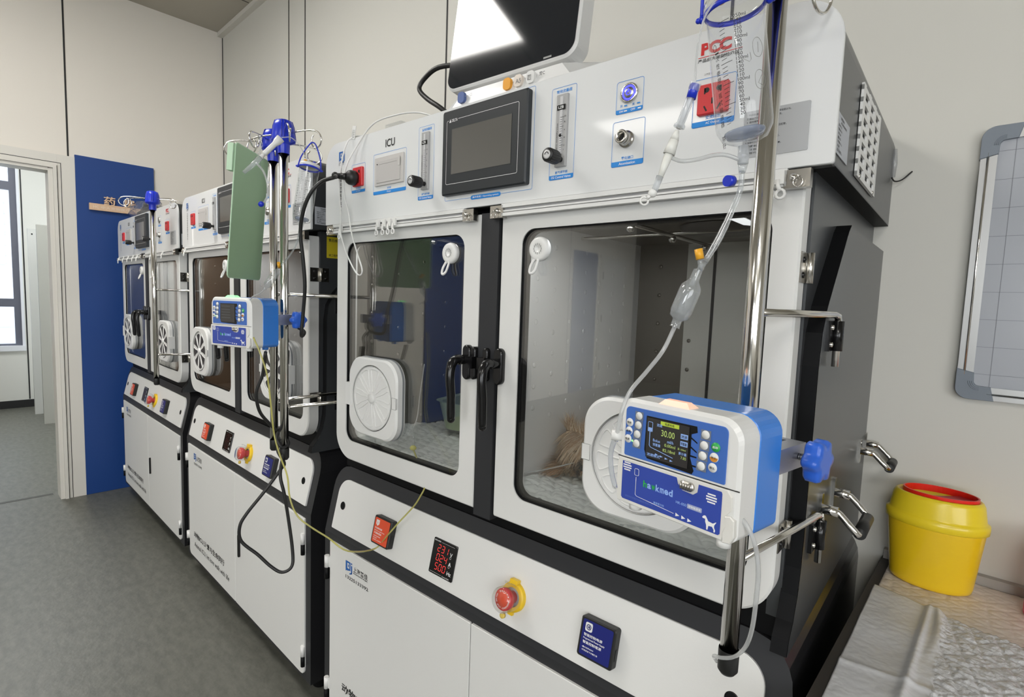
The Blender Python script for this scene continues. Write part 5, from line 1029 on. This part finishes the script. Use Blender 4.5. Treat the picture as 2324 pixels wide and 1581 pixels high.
g = G(); g.ball((0, -.079, .031), .0085, NOSE, 8, (1.1, .8, .8)); g.build('nose', dg_)
for s_ in (-1, 1): g = G(); g.ball((s_*.019, -.0465, .061), .0062, NOSE, 8); g.build('eye', dg_)
rnd = random.Random(5); g = G(); me.calc_loop_triangles(); tris = [(me.vertices[t.vertices[0]].co.copy(), me.vertices[t.vertices[1]].co.copy(), me.vertices[t.vertices[2]].co.copy(), t.normal.copy()) for t in me.loop_triangles]
import bisect
cum = []; s_ = 0
for a, b, c, n_ in tris:
    w = (b-a).cross(c-a).length*(2.6 if a.y < .05 else .5); s_ += w; cum.append(s_)
buck = {k: ([], []) for k in ('t', 'p', 'd', 'r')}
for q in range(9500):
    a, b, c, n_ = tris[min(len(tris)-1, bisect.bisect(cum, rnd.random()*s_))]; u, v = rnd.random(), rnd.random()
    if u+v > 1: u, v = 1-u, 1-v
    p = a+(b-a)*u+(c-a)*v
    if p.z < .006: continue
    muz = p.y < -.030 and p.z < .056 and abs(p.x) < .032
    ear = p.z > .098
    L_ = .016 if muz else (.030 if ear else .046); L_ *= rnd.uniform(.6, 1.25)
    cl = noise.noise(p*55)*1.1
    fl = Vector(((1 if p.x > 0 else -1)*(.35+min(1.0, abs(p.x)*14))+cl*.5, -.45+cl*.3, -.55+rnd.uniform(-.12, .12))) if p.y < .06 else Vector((cl*.5, .7, -.4))
    fl = fl-n_*fl.dot(n_); fl = fl.normalized() if fl.length > 1e-5 else Vector((0, 0, -1))
    d = (fl+n_*(.34+rnd.uniform(-.1, .12))+Vector((rnd.uniform(-.12, .12), rnd.uniform(-.12, .12), rnd.uniform(-.08, .12)))).normalized()
    if ear: d = (Vector((p.x*4, .1, 1))+n_*.5+Vector((rnd.uniform(-.35, .35), rnd.uniform(-.3, .3), 0))).normalized()
    down = Vector((0, -.05, -1 if not ear else -.25)); w = .0007*rnd.uniform(.7, 1.4); pts = [p]; dd = d
    for s in range(4):
        pts.append(pts[-1]+dd*(L_/4)); dd = (dd+down*(.16 if not ear else .1)).normalized()
    for i in range(len(pts)): pts[i].z = max(pts[i].z, .002)
    tn = (pts[-1]-pts[0]).cross(n_); tn = tn.normalized() if tn.length > 1e-6 else Vector((1, 0, 0))
    r_ = rnd.random()
    key = 'd' if (muz and r_ < .8) else ('r' if (abs(p.x) > .035 and p.z < .045 and r_ < .5) else ('p' if r_ < .30 else ('r' if r_ > .86 else 't')))
    V, Fc = buck[key]; k0 = len(V)
    for i, x in enumerate(pts): ww = w*(1-i/4.2); V += [tuple(x-tn*ww), tuple(x+tn*ww)]
    for i in range(4): Fc.append((k0+2*i, k0+2*i+1, k0+2*i+3, k0+2*i+2))
for k_, m_ in (('t', FUR_T), ('p', FUR_P), ('d', FUR_D), ('r', FUR_R)): g.add(buck[k_][0], buck[k_][1], m_)
me = bpy.data.meshes.new('fur'); me.from_pydata(g.v, [], g.f)
for q in g.mats: me.materials.append(q)
me.polygons.foreach_set('material_index', g.mi); fo = bpy.data.objects.new('fur', me); C.objects.link(fo); fo.parent = dg_
